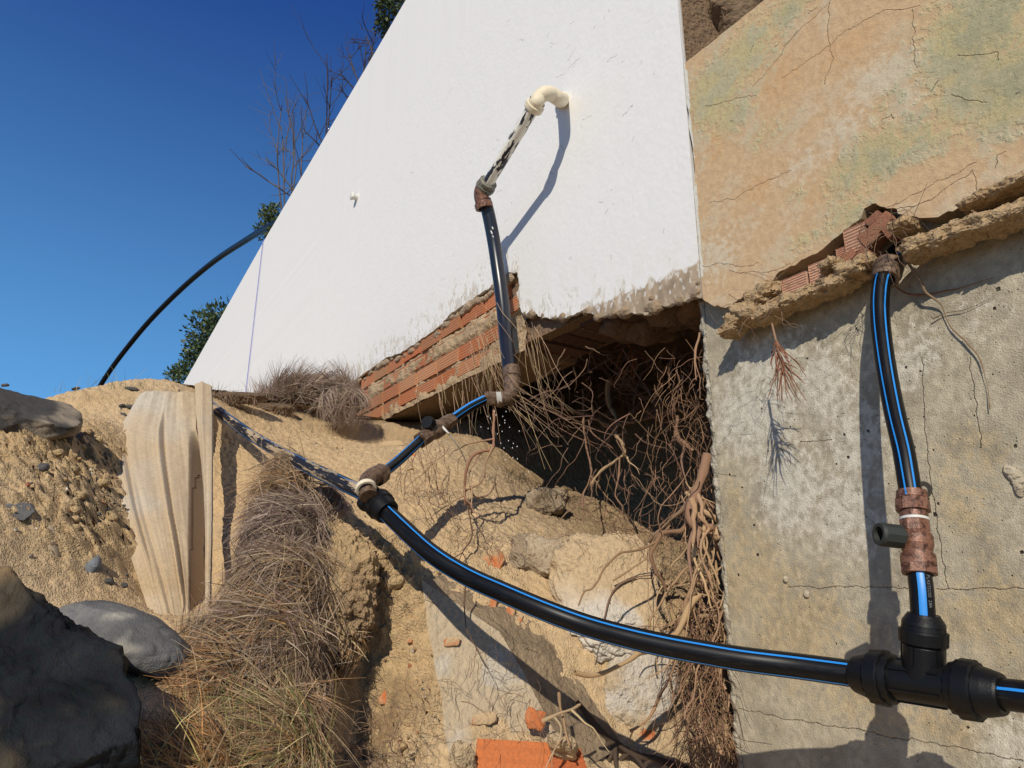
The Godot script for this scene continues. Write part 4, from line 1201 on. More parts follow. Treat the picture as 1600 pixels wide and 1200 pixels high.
func build_rubble() -> void:
	var plaster := func(p: Vector3, u: float, v: float) -> Color:
		var k := noise.get_noise_3dv(p * 12.0)
		return Color(.53, .43, .30).lerp(Color(.58, .44, .27), ss(.0, .5, k)).lerp(Color(.56, .50, .41), ss(.2, .5, noise.get_noise_3dv(p * 30.0)))
	slab("render_slab", "broad fallen slab of grey render leaning in the middle of the bank", "slab", [[655, 905, 2.24], [775, 985, 2.13], [900, 1205, 1.90], [706, 1215, 1.82]], Vector3(.14, .03, -.15), plaster, Color(.30, .225, .145), M.mortar, 26)
	var chalk := func(p: Vector3, _w: float, u: float, v: float) -> Color:
		var k := noise.get_noise_3dv(p * 9.0) - 2.2 * (p.y - CAM.y + .02)
		return Color(.60, .45, .275).lerp(Color(.66, .60, .52), ss(.22, .6, k + .7 * (v - .45) + .3 * (u - .5)))
	var crag := fnl(FastNoiseLite.TYPE_SIMPLEX, 1.0, 4, 97, .6)
	for r in [["rounded sand covered slab with chalky white patches behind the thick pipe", P(950, 935, 2.44), Vector3(.20, .01, -.03), Vector3(-.03, .20, -.10), Vector3(0, .05, .13), chalk.bind(.3, .75), .16, 4.5, 70, .62],
		["tilted chalky slab foot beneath the thick pipe, just left of the roots", P(1005, 1050, 2.25), Vector3(.115, -.03, -.01), Vector3(.05, .17, -.06), Vector3(0, .03, .05), func(p, w): return Color(.60, .54, .46).lerp(Color(.52, .40, .26), ss(-.25, .2, noise.get_noise_3dv(p * 12.0) + .4 * w)), .12, 6.0, 50, .62],
		["small grey rubble block with a splintered face above the thick pipe", P(842, 872, 2.52), Vector3(.105, -.02, 0), Vector3(.02, .062, -.02), Vector3(0, .02, .06), func(p, w): return Color(.50, .40, .28).lerp(Color(.36, .275, .185), ss(-.2, .2, noise.get_noise_3dv(p * 40.0))), .28, 10.0, 50, .55],
		["dusty rubble lump at the lit edge of the hollow", P(852, 785, 3.02), Vector3(.085, -.01, 0), Vector3(.02, .055, 0), Vector3(0, .0, .07), func(p, w): return Color(.40, .31, .21).lerp(Color(.28, .21, .14), ss(-.2, .2, noise.get_noise_3dv(p * 30.0))), .3, 10.0, 40, .6]]:
		var b := MB.new()
		b.lump(r[1], r[2], r[3], r[4], crag, r[6], r[7], r[5], r[8], false, r[9])
		tag(obj("rubble", b, M.mortar), r[0], "rubble")
	# orange hollow brick at the bottom of the picture
	var hb := thing("hollow_brick", "large broken orange hollow brick at the bottom of the bank", "brick")
	var o := P(826, 1196, 1.79); var x := (P(930, 1198, 1.77) - P(730, 1186, 1.79)).normalized()
	var y := Vector3(-.05, .80, -.6).normalized(); y = (y - x * y.dot(x)).normalized()
	var z := x.cross(y)
	if z.z < 0: z = -z
	inst("shell", ribbed_brick(o - x * .04 + y * .016, x, y, z, .205, .09, .10, Color(.62, .19, .06), 3), M.brick, hb)
	inst("shell", ribbed_brick(o + x * .105 - y * .005, x.rotated(z, .35), y.rotated(z, .35), z, .09, .09, .09, Color(.54, .15, .05), 9), M.brick, hb)
	for q in [[724, 1190, .03, .03, "sandy crust at the left end of the orange hollow brick"], [880, 1168, .035, .012, "sandy crust over the right part of the orange hollow brick"]]:
		var lb := MB.new()
		lb.lump(P(q[0], q[1], 1.80), Vector3(q[2], -.008, 0), Vector3(0, q[3], -.02), Vector3(0, .03, .05), crag, .4, 14.0, func(p, w): return Color(.52, .40, .255) * (1.0 + .3 * w), 26, false, .8)
		tag(obj("sand_drift", lb, M.sand), q[4], "sand")
	var chips := [["orange brick chip alone in the sand below the tussock", 610, 1086, .026, .030, .3], ["thin upright orange tile splinter under the thick pipe", 768, 955, .010, .075, .25], ["orange tile splinter right of the thin upright one", 793, 968, .014, .040, .35], ["small orange flake right of the tile splinters", 812, 970, .007, .020, .3], ["orange ribbed brick face touching the thick pipe", 768, 884, .034, .050, .25], ["tiny orange flake on the grey render slab", 706, 1003, .022, .011, -.1], ["narrow orange flake above the hollow brick", 757, 1123, .028, .012, -.1], ["orange brick corner beside the dark roots", 836, 1124, .026, .026, .3], ["upper orange brick shard under the thin feeder pipe", 612, 696, .05, .022, -.2], ["lower orange brick shard under the thin feeder pipe", 622, 731, .05, .016, -.1], ["orange shard between the feeder pipe and bricks", 638, 712, .04, .014, .1], ["red brick bit buried among the right hand roots", 1035, 1112, .022, .02, .4], ["dark red brick bit at the lower right root fringe", 1010, 1150, .022, .03, .6], ["small orange chip on the shell of the tussock", 640, 1002, .008, .005, 0.0]]
	for c in chips:
		var p := bank_hit(c[1], c[2], .004)
		if c[1] == 706 or c[1] == 757 or c[1] == 836: p = P(c[1], c[2], lerpf(2.13, 1.84, (c[2] - 960.0) / 230.0) + (.010 if c[1] != 836 else .0))
		var ax := Vector3(cos(c[5]), -sin(c[5]), 0).normalized(); var ay := Vector3(sin(c[5]), cos(c[5]), -.3).normalized()
		var b := MB.new()
		b.lump(p, ax * c[3] * 1.05, ay * c[4] * 1.05, Vector3(0, .3, .9) * .006, noise, .5, 40.0, func(p, q): return Color(.60, .185, .06).lerp(Color(.58, .42, .25), ss(-.05, .25, noise.get_noise_3dv(p * 40.0) + .3 * q)), 14, false, .45)
		tag(obj("brick_shard", b, M.brick), c[0], "brick shard")

# ---------------------------------------------------------------- pipework
func stripe(pts: Array, r: float, angle: float, half: float, twist := 0.0) -> MB:
	var b := MB.new()
	var m := pts.size()
	var out := PackedVector3Array(); var nrm := []
	for k in m:
		var t: Vector3 = (pts[mini(k + 1, m - 1)] - pts[maxi(k - 1, 0)]).normalized()
		var a: Vector3 = (CAM + Vector3(0, .1, 0)) - pts[m / 2]
		a = (a - t * a.dot(t)).normalized()
		var c := t.cross(a)
		if c.y < 0 or (absf(t.y) > .8 and c.x < 0): c = -c
		for q in 4:
			var th := angle + twist * k / m + half * (q / 1.5 - 1.0)
			var o := a * cos(th) + c * sin(th)
			out.append(pts[k] + o * (r + .0009)); nrm.append(o)
	for k in out.size(): b.vert(out[k], nrm[k])
	for k in m - 1:
		for q in 3:
			var w := k * 4 + q
			b.tri(w, w + 1, w + 4); b.tri(w + 1, w + 5, w + 4)
	return b

func pipe(called: String, pts: Array, r: float, m: Material, parent: Node3D, stripes := []) -> void:
	var b := MB.new()
	b.tube(pts, same(r, pts.size()), 24)
	var p := obj(called, b, m, parent)
	for s in stripes: obj("stripe", stripe(pts, r, s[0], s[1], s[2] if s.size() > 2 else 0.0), M.blue, p)

func ribbed_nut(b: MB, o: Vector3, ax: Vector3, len_: float, r: float) -> void:
	b.lathe(o, ax, [[0, r * .90], [len_ * .08, r * .985], [len_ * .62, r], [len_ * .70, r * .985], [len_ * .70001, r * .90], [len_, r * .86], [len_ * 1.0001, r * .6]], 60, Color.WHITE, 15, .045)
	b.lathe(o, ax, [[0, r * .5], [.0001, r * .90]], 40)

func elbow_path(a: Vector3, corner: Vector3, d: Vector3, n := 9) -> Array:
	var o := []
	for k in n:
		var t := float(k) / (n - 1)
		o.append(a.lerp(corner, t).lerp(corner.lerp(d, t), t))
	return o

func build_main_pipe() -> void:
	var root := thing("main_water_pipe", "thick black water pipe with blue stripes sagging across to the plastic tee", "pipe")
	var r := .0252
	var tl := W(1338, 1053, .255); var tr := W(1566, 1085, .24)
	var pts := path([[596, 792, 2.02], [618, 814, 1.97], [673, 864, 1.86], [728, 899, 1.79], [789, 927, 1.72], [850, 953, 1.665], [912, 976, 1.625], [975, 994, 1.58], [1036, 1008, 1.54], [1100, 1020, 1.50], [1160, 1030, 1.465], [1247, 1041, 1.42], [1350, 1055, (tl - CAM).dot(cf)]], 8)
	pipe("pipe_run", pts, r, M.pipe, root, [[.66, .085, -.05], [-1.12, .07, .1], [2.2, .07]])
	var ax := (tr - tl).normalized()
	var ext := [tr - ax * .02, tr + ax * .12, tr + ax * .5 + Vector3(0, -.02, 0), tr + ax * 1.2 + Vector3(0, -.08, 0)]
	pipe("pipe_run", smooth(ext, 8), r, M.pipe, root, [[.25, .09]])
	# compression tee
	var tee := Node3D.new(); tee.name = "tee_fitting"; root.add_child(tee, true)
	var len_ := (tr - tl).length()
	var b := MB.new()
	var R := .0350
	b.lathe(tl, ax, [[len_ * .28, R * .95], [len_ * .30, R], [len_ * .70, R], [len_ * .72, R * .95]], 40)
	for q in 6:
		var th := TAU * q / 6 + .4
		var o := ax.cross(Vector3.UP).normalized().rotated(ax, th)
		b.box(tl + ax * len_ * .48 + o * R * .99, ax * len_ * .17, ax.cross(o) * .0022, o * .0035)
	obj("body", b, M.fitting, tee)
	for s in [0, 1]:
		b = MB.new()
		var o := tl if s == 0 else tr
		var a := ax if s == 0 else -ax
		b.lathe(o, a, [[-.002, r * 1.02], [-.002, r * 1.28], [.002, r * 1.36], [len_ * .08, r * 1.55], [len_ * .135, .0418], [len_ * .136, .0418]], 40)
		ribbed_nut(b, o + a * len_ * .13, a, len_ * .17, .0500)
		obj("nut", b, M.fitting, tee)
	# branch of the tee, upwards along the riser
	var foot := tl + ax * len_ * .50
	var top := W(1443, 965, .25)
	var up := (top - foot).normalized()
	b = MB.new()
	var bl := (top - foot).length()
	b.lathe(foot, up, [[0, .034], [bl * .55, .034], [bl * .62, .031], [bl * .66, .031]], 40)
	for q in 5:
		var o := up.cross(ax).normalized().rotated(up, TAU * q / 5 + .5)
		b.box(foot + up * bl * .42 + o * .034, up * bl * .14, up.cross(o) * .003, o * .003)
	obj("branch", b, M.fitting, tee)
	b = MB.new()
	var nb := foot + up * bl * .58
	ribbed_nut(b, nb, up, bl * .32, .0405)
	b.lathe(nb, up, [[bl * .31, .036], [bl * .36, .0345], [bl * .44, .0285], [bl * .475, .0262], [bl * .476, .015]], 36)
	obj("nut", b, M.fitting, tee)
	# junction where the pipes meet on the bank
	var j := Node3D.new(); j.name = "junction_fitting"; root.add_child(j, true)
	var p0 := P(604, 799, 2.0); var jd := (P(566, 762, 2.09) - p0).normalized()
	b = MB.new()
	b.lathe(p0 - jd * .008, jd, [[0, .027], [0, .034], [.004, .037], [.03, .040], [.034, .044], [.062, .044], [.066, .038], [.08, .035], [.0801, .02]], 36, Color.WHITE, 12, .03)
	obj("nut", b, M.fitting, j)
	b = MB.new()
	b.lathe(p0 + jd * .07, jd, [[0, .033], [.05, .033], [.055, .030]], 32)
	b.lump(p0 + jd * .085 - Vector3(.012, .018, 0), Vector3(.028, 0, 0), Vector3(0, .024, 0), Vector3(0, 0, .022), noise, .2, 30, func(_a, _b): return Color.WHITE, 12)
	obj("body", b, M.fitting, j)
	b = MB.new()
	var ring := P(572, 764, 1.99)
	var rd := (P(567, 748, 2.04) - P(574, 770, 1.985)).normalized()
	b.lathe(ring, rd, [[-.004, .022], [-.004, .0285], [0, .030], [.007, .030], [.010, .0285], [.010, .022]], 32)
	obj("ring", b, M.cream, j)

func build_feeder() -> void:
	var root := thing("feeder_pipe", "thin black pipe with a corroded brass valve rising from the junction to the elbow", "pipe")
	var r := .0165
	var a := P(586, 748, 2.06); var va := P(657, 688, 2.36); var vb := P(707, 655, 2.52)
	pipe("pipe_run", smooth([a, P(620, 722, 2.2), va], 6), r, M.pipe, root, [[.9, .12], [-.7, .1]])
	pipe("pipe_run", smooth([vb, P(735, 636, 2.6), P(762, 622, 2.68)], 6), r * 1.12, M.pipe, root, [[.75, .22], [-.2, .06]])
	var b := MB.new()
	var d := (va - a).normalized()
	# knee at the junction
	b.tube(elbow_path(P(576, 776, 1.985), P(565, 745, 2.04), P(596, 740, 2.09), 12), same(.0262, 12), 24)
	b.lathe(P(589, 745, 2.07), d, [[0, .02], [0, .031], [.03, .031], [.032, .022], [.05, .020], [.0501, .015]], 6, Color.WHITE, 0, 0, 8)
	obj("knee", b, M.brass, root)
	# ball valve with its dark handle
	var vd := (vb - va).normalized(); var vl := (vb - va).length()
	b = MB.new()
	b.lathe(va, vd, [[-.004, .016], [-.004, .027], [vl * .2, .028], [vl * .2, .024]], 8, Color.WHITE, 0, 0, 8)
	b.lathe(va, vd, [[vl * .2, .022], [vl * .3, .024], [vl * .42, .031], [vl * .58, .031], [vl * .68, .024], [vl * .74, .022]], 28)
	b.lathe(va, vd, [[vl * .72, .023], [vl * .72, .0275], [vl * .98, .026], [vl * 1.02, .018]], 8, Color.WHITE, 0, 0, 6)
	obj("valve", b, M.brass, root)
	b = MB.new()
	var hd := (P(661, 655, 2.36) - (va + vd * vl * .5)).normalized()
	b.lathe(va + vd * vl * .5, hd, [[.02, .010], [.045, .010], [.045, .021], [.05, .024], [.072, .022], [.0721, .0]], 18)
	obj("handle", b, M.fitting, root)
	b = MB.new()
	b.tube([P(688, 663, 2.43), P(694, 670, 2.42), P(701, 677, 2.42)], [.0045, .005, .003], 6)
	b.tube(path([[699, 676, 2.42], [712, 692, 2.45], [722, 708, 2.5], [728, 722, 2.55]], 5), same(.0022, 16), 6)
	obj("tape", b, M.white_plastic, root)

func build_riser() -> void:
	var root := thing("wall_riser_pipe", "black pipe coming down from the white wall outlet to a corroded elbow below the bricks", "pipe")
	var r := .0295
	var pts := path([[757, 312, 3.14], [764, 338, 3.14], [772, 380, 3.13], [778, 420, 3.10], [783, 455, 3.06], [788, 500, 2.99], [792, 540, 2.90], [798, 590, 2.78]], 7)
	pipe("pipe_run", pts, r, M.riser, root)
	for f in [[761, 340, .012, .3], [765, 347, .016, .5], [768, 353, .01, .4], [771, 406, .006, 1.4], [776, 416, .006, 1.3], [779, 440, .004, 1.5], [783, 462, .004, 1.5], [788, 478, .004, 1.4]]:
		var b := MB.new()      # splashes of white paint
		var o := P(f[0] - 3, f[1], 3.0); var best := 9.0; var ctr := o
		for p in pts:
			if p.distance_to(o) < best: best = p.distance_to(o); ctr = p
		var out: Vector3 = (CAM - ctr).normalized()
		b.lump(ctr + out * (r - .0005) + Vector3(rng.randf_range(-.008, .008), 0, 0), Vector3(.0035, 0, 0), Vector3(f[2] * .35, -f[2], 0), out * .002, noise, .4, 60, func(_a, _b): return Color.WHITE, 6)
		obj("paint_fleck", b, M.white_plastic, root)
	# elbow and nut at the foot
	var b := MB.new()
	var dn: Vector3 = (pts[-1] - pts[-4]).normalized()
	var n0 := P(799.5, 577, 2.80); var n1 := P(801, 603, 2.745)
	var nd := (n1 - n0).normalized(); var nl := (n1 - n0).length()
	b.lathe(n0, nd, [[0, .028], [0, .035], [.006, .0355], [nl * .55, .0365], [nl * .60, .031], [nl * .68, .031], [nl * .68, .0345], [nl * .9, .0345], [nl, .031]], 30)
	obj("nut", b, M.brass, root)
	b = MB.new()
	var ep := elbow_path(P(801, 600, 2.75), P(803, 628, 2.69), P(772, 622, 2.68), 14)
	b.tube(ep, taper(.031, .027, 14), 26)
	var ed := (P(763, 622, 2.67) - P(783, 624, 2.68)).normalized()
	b.lathe(P(784, 624, 2.68), ed, [[0, .02], [0, .0315], [.016, .0315], [.018, .024], [.026, .024]], 26)
	b.lathe(P(773, 623, 2.675), ed, [[0, .02], [0, .027], [.034, .027], [.036, .019], [.044, .0189]], 8, Color.WHITE, 0, 0, 6)
	obj("elbow", b, M.brass, root)
	b = MB.new()
	for q in 5: b.tube([P(776 + q * 1.5, 612 + q % 2, 2.645), P(777 + q * 1.6, 622, 2.642), P(779 + q * 1.2, 633, 2.66)], [.002, .003, .002], 5)
	obj("thread_tape", b, M.white_plastic, root)
	# upper end: nut, brass knee and the chipped white painted arm from the wall
	var arm := thing("outlet_arm", "chipped white painted pipe arm with a cream elbow coming out of the white wall", "pipe")
	b = MB.new()
	var k0 := P(757, 326, 3.125); var kd := (P(753, 308, 3.130) - k0).normalized()
	b.lathe(k0, kd, [[0, .028], [0, .040], [.022, .041], [.024, .036], [.03, .036]], 26)
	b.tube(elbow_path(P(754, 314, 3.130), P(749, 300, 3.130), P(757, 290, 3.120), 10), same(.0335, 10), 24)
	obj("knee", b, M.copper, root)
	var a0 := P(758, 293, 3.125); var a1 := P(831, 172, 2.845)
	var ad := (a1 - a0).normalized()
	b = MB.new()
	b.lathe(a0 - ad * .012, ad, [[0, .026], [0, .040], [.01, .044], [.022, .044], [.024, .038], [.03, .041], [.045, .041], [.05, .035], [.0501, .02]], 30)
	obj("nut", b, M.grey_plastic, arm)
	var ap := []
	for k in 20: ap.append(a0.lerp(a1, k / 19.0))
	b = MB.new()
	b.tube(ap, same(.0262, 20), 28)
	obj("arm", b, M.chipped, arm)
	# cream elbow turning into the wall
	var e0 := P(834, 168, 2.845); var corner := P(852, 136, 2.845); var wallp := W(879, 158, .0)
	b = MB.new()
	b.lathe(e0 - ad * .01, ad, [[0, .028], [0, .0375], [.006, .040], [.024, .040], [.026, .034], [.04, .034]], 30)
	obj("nut", b, M.cream, arm)
	b = MB.new()
	var cp := [e0 - ad * .004, e0 + ad * .025, P(842, 153, 2.845), P(852, 146, 2.845), P(863, 148, 2.875), P(872, 154, 2.910), wallp]
	var cps := smooth(cp, 6)
	b.tube(cps, same(.030, cps.size()), 26)
	obj("elbow", b, M.cream, arm)
	b = MB.new()
	var wd2: Vector3 = (cps[-8] - wallp).normalized()
	b.lathe(wallp - wd2 * .02, wd2, [[0, .040], [.026, .038], [.030, .033], [.040, .033], [.042, .036], [.055, .036], [.057, .031]], 26)
	b.lump(wallp, wd * .042, Vector3.UP * .04, wn * .014, noise, .35, 30, func(_a, _b): return Color.WHITE, 10)
	obj("flange", b, M.cream, arm)

func build_right_riser() -> void:
	var root := thing("right_riser_pipe", "striped black pipe with copper valve rising from the tee into the tan wall", "pipe")
	var r := .0205
	var es := [[1387, 420, 0.017], [1379, 436, 0.03], [1375, 468, 0.051], [1376, 505, 0.072], [1381, 550, 0.098], [1389, 600, 0.123], [1399, 650, 0.149], [1411, 700, 0.174], [1418, 740, 0.191], [1424, 778, 0.204]]
	var pts := []
	for e in es: pts.append(W(e[0], e[1], e[2] + .01))
	pts = smooth(pts, 7)
	pipe("pipe_run", pts, r, M.pipe, root, [[-.72, .07, .35], [.55, .085, -.12], [2.6, .08]])
	var v0 := W(1424, 768, .205); var v1 := W(1437, 897, .236)
	var vd := (v1 - v0).normalized(); var l := (v1 - v0).length()
	var b := MB.new()
	b.lathe(v0, vd, [[0, .021], [0, .0265], [.008, .0275], [l * .09, .0275], [l * .10, .0295]], 30)
	b.lathe(v0, vd, [[l * .10, .0275], [l * .10, .030], [l * .25, .031], [l * .26, .025]], 8, Color.WHITE, 0, 0, 8, .3)
	b.lathe(v0, vd, [[l * .24, .0245], [l * .34, .0245]], 28)
	obj("compression_nut", b, M.copper, root)
	b = MB.new()
	b.lathe(v0, vd, [[l * .335, .0246], [l * .335, .0255], [l * .365, .0255], [l * .365, .0246]], 28)
	obj("seal", b, M.white_plastic, root)
	b = MB.new()
	b.lathe(v0, vd, [[l * .36, .0245], [l * .365, .0265], [l * .50, .0265], [l * .505, .025]], 8, Color.WHITE, 0, 0, 8, .2)
	b.lathe(v0, vd, [[l * .50, .025], [l * .56, .029], [l * .66, .029], [l * .74, .0255], [l * .77, .0255]], 30)
	b.lathe(v0, vd, [[l * .77, .026], [l * .77, .0292], [l * .80, .030], [l * .90, .030]], 30)
	b.lathe(v0, vd, [[l * .90, .029], [l * .90, .0312], [l, .0312], [l * 1.01, .024]], 8, Color.WHITE, 0, 0, 8, .2)
	obj("valve", b, M.copper, root)
	b = MB.new()
	var ho := v0 + vd * l * .585
	var hd := (W(1384, 836, .275) - ho).normalized()
	b.lathe(ho, hd, [[.015, .015], [.03, .016], [.032, .0225], [.068, .0225]], 10, Color.WHITE, 0, 0, 10)
	b.lathe(ho, hd, [[.068, .0225], [.074, .0205], [.074, .0145], [.045, .013], [.045, 0]], 24)
	var hh := obj("handle", b, M.handle, root)
	hh.set_meta("label", "stubby dark green black valve spindle cap, hollow at its end")
	var low := [W(1436, 890, .236), W(1440, 925, .244), W(1443, 975, .25)]
	pipe("pipe_run", smooth(low, 5), r, M.pipe, root, [[.05, .30], [2.4, .1]])
	# print running down the short length of pipe
	var tm := TextMesh.new()
	var sf := SystemFont.new(); sf.font_names = PackedStringArray(["Droid Sans Mono"])
	tm.font = sf; tm.text = "PLASTICOS IMA"; tm.font_size = 12; tm.pixel_size = .00062; tm.depth = .0006
	var p: Vector3 = low[1]
	var pa: Vector3 = (low[2] - low[0]).normalized()
	var view := (CAM - p); view = (view - pa * view.dot(pa)).normalized()
	var side := view.cross(pa).normalized()
	if side.x < 0: side = -side
	var out := (view * cos(.62) + side * sin(.62)).normalized()
	var t := inst("print", tm, mat(Color(.16, .165, .175), .6), root)
	t.transform = Transform3D(Basis(pa, out.cross(pa), out), p + out * (r + .0006))
	# grey coupling high up, against the broken wall
	b = MB.new()
	var c0 := W(1384, 436, .035); var c1 := W(1391, 404, .0)
	var cd := (c1 - c0).normalized()
	b.lathe(c0, cd, [[-.002, .021], [-.002, .0285], [.008, .031], [.024, .032], [.026, .0335], [.048, .0345], [.054, .031], [.056, .022]], 30)
	b.lathe(c0, cd, [[.012, .0315], [.014, .033], [.020, .033], [.022, .0315]], 30)
	var cl := obj("coupling", b, M.brass, root)
	b = MB.new()
	b.tube(smooth([W(1391, 404, .0), W(1399, 396, -.03), W(1408, 388, -.08)], 6), same(r, 13), 20)
	var stub := obj("pipe_run", b, M.pipe, root)
	obj("stripe", stripe(smooth([W(1391, 404, .0), W(1399, 396, -.03), W(1408, 388, -.08)], 6), r, -.3, .12), M.blue, stub)

func build_other_pipes() -> void:
	var root := thing("buried_pipe", "sand caked black pipe emerging from behind the geotextile flap and running down to the junction", "pipe")
	var pts := path([[318, 622, 3.55], [336, 638, 3.34], [375, 668, 3.0], [410, 691, 2.75], [440, 708, 2.56], [480, 729, 2.36], [520, 748, 2.20], [552, 763, 2.09], [574, 774, 2.03]], 8)
	pipe("pipe_run", pts, .0225, M.caked, root, [[-1.0, .07], [.75, .04]])
	for q in 26:      # crust of sand left on its back
		var k := rng.randi_range(4, pts.size() - 12)
		var b := MB.new()
		var c: Vector3 = pts[k]
		b.lump(c + Vector3(rng.randf_range(-.01, .01), .017, .012), (pts[k + 1] - pts[k]).normalized() * rng.randf_range(.008, .03), Vector3(0, .006, 0), Vector3(0, 0, .012), noise, .5, 50, func(_a, _b): return Color(.42, .36, .27), 6)
		obj("sand_crust", b, M.sand, root)
	var hose := thing("overhead_hose", "long black hose arching against the blue sky to the top of the white wall", "hose")
	var hp := path([[146, 650, 14.6], [153, 612, 14.5], [168, 585, 14.4], [195, 548, 14.2], [235, 500, 13.9], [285, 450, 13.4], [335, 408, 12.6], [385, 375, 11.4], [424, 352, 10.2], [455, 342, 9.6]], 8)
	pipe("hose_run", hp, .048, M.pipe, hose)

# ---------------------------------------------------------------- roots and grass
func wander(start: Vector3, dir: Vector3, length: float, steps: int, pull: Vector3, wild: float) -> Array:
	var o := [start]
	var d := dir.normalized()
	for k in steps:
		d = (d + pull / steps + Vector3(rng.randfn(), rng.randfn(), rng.randfn()) * wild).normalized()
		o.append(o[-1] + d * length / steps)
	return smooth(o, 3)

func root_tone() -> Color:
	return vary(Color(.25, .14, .075).lerp(Color(.44, .29, .165), rng.randf()), .2)

func named_root(label: String, list: Array, r0: float, r1: float, col: Color, twigs := 0) -> void:
	var pts := path(list, 6)
	for k in pts.size(): pts[k] += Vector3(noise.get_noise_3dv(pts[k] * 30), noise.get_noise_3dv(pts[k] * 30 + Vector3(9, 0, 0)), 0) * .007
	var root := thing("tree_root", label, "root")
	var b := MB.new()
	b.tube(pts, taper(r0 * .82, r1 * .72, pts.size()), 8, Color(col.r * .86, col.g * .80, col.b * .78), true, .9, noise)
	obj("stem", b, M.root, root)
	for q in twigs:
		var k := rng.randi_range(pts.size() / 4, pts.size() - 2)
		var tw := MB.new()
		var p := wander(pts[k], Vector3(rng.randfn(), -.8, rng.randfn() * .5), rng.randf_range(.06, .22), 6, Vector3(0, -1.2, .1), .28)
		tw.tube(p, taper(r1 * .7, .0007, p.size()), 5, vary(col, .2), false)
		obj("rootlet", tw, M.root, root)

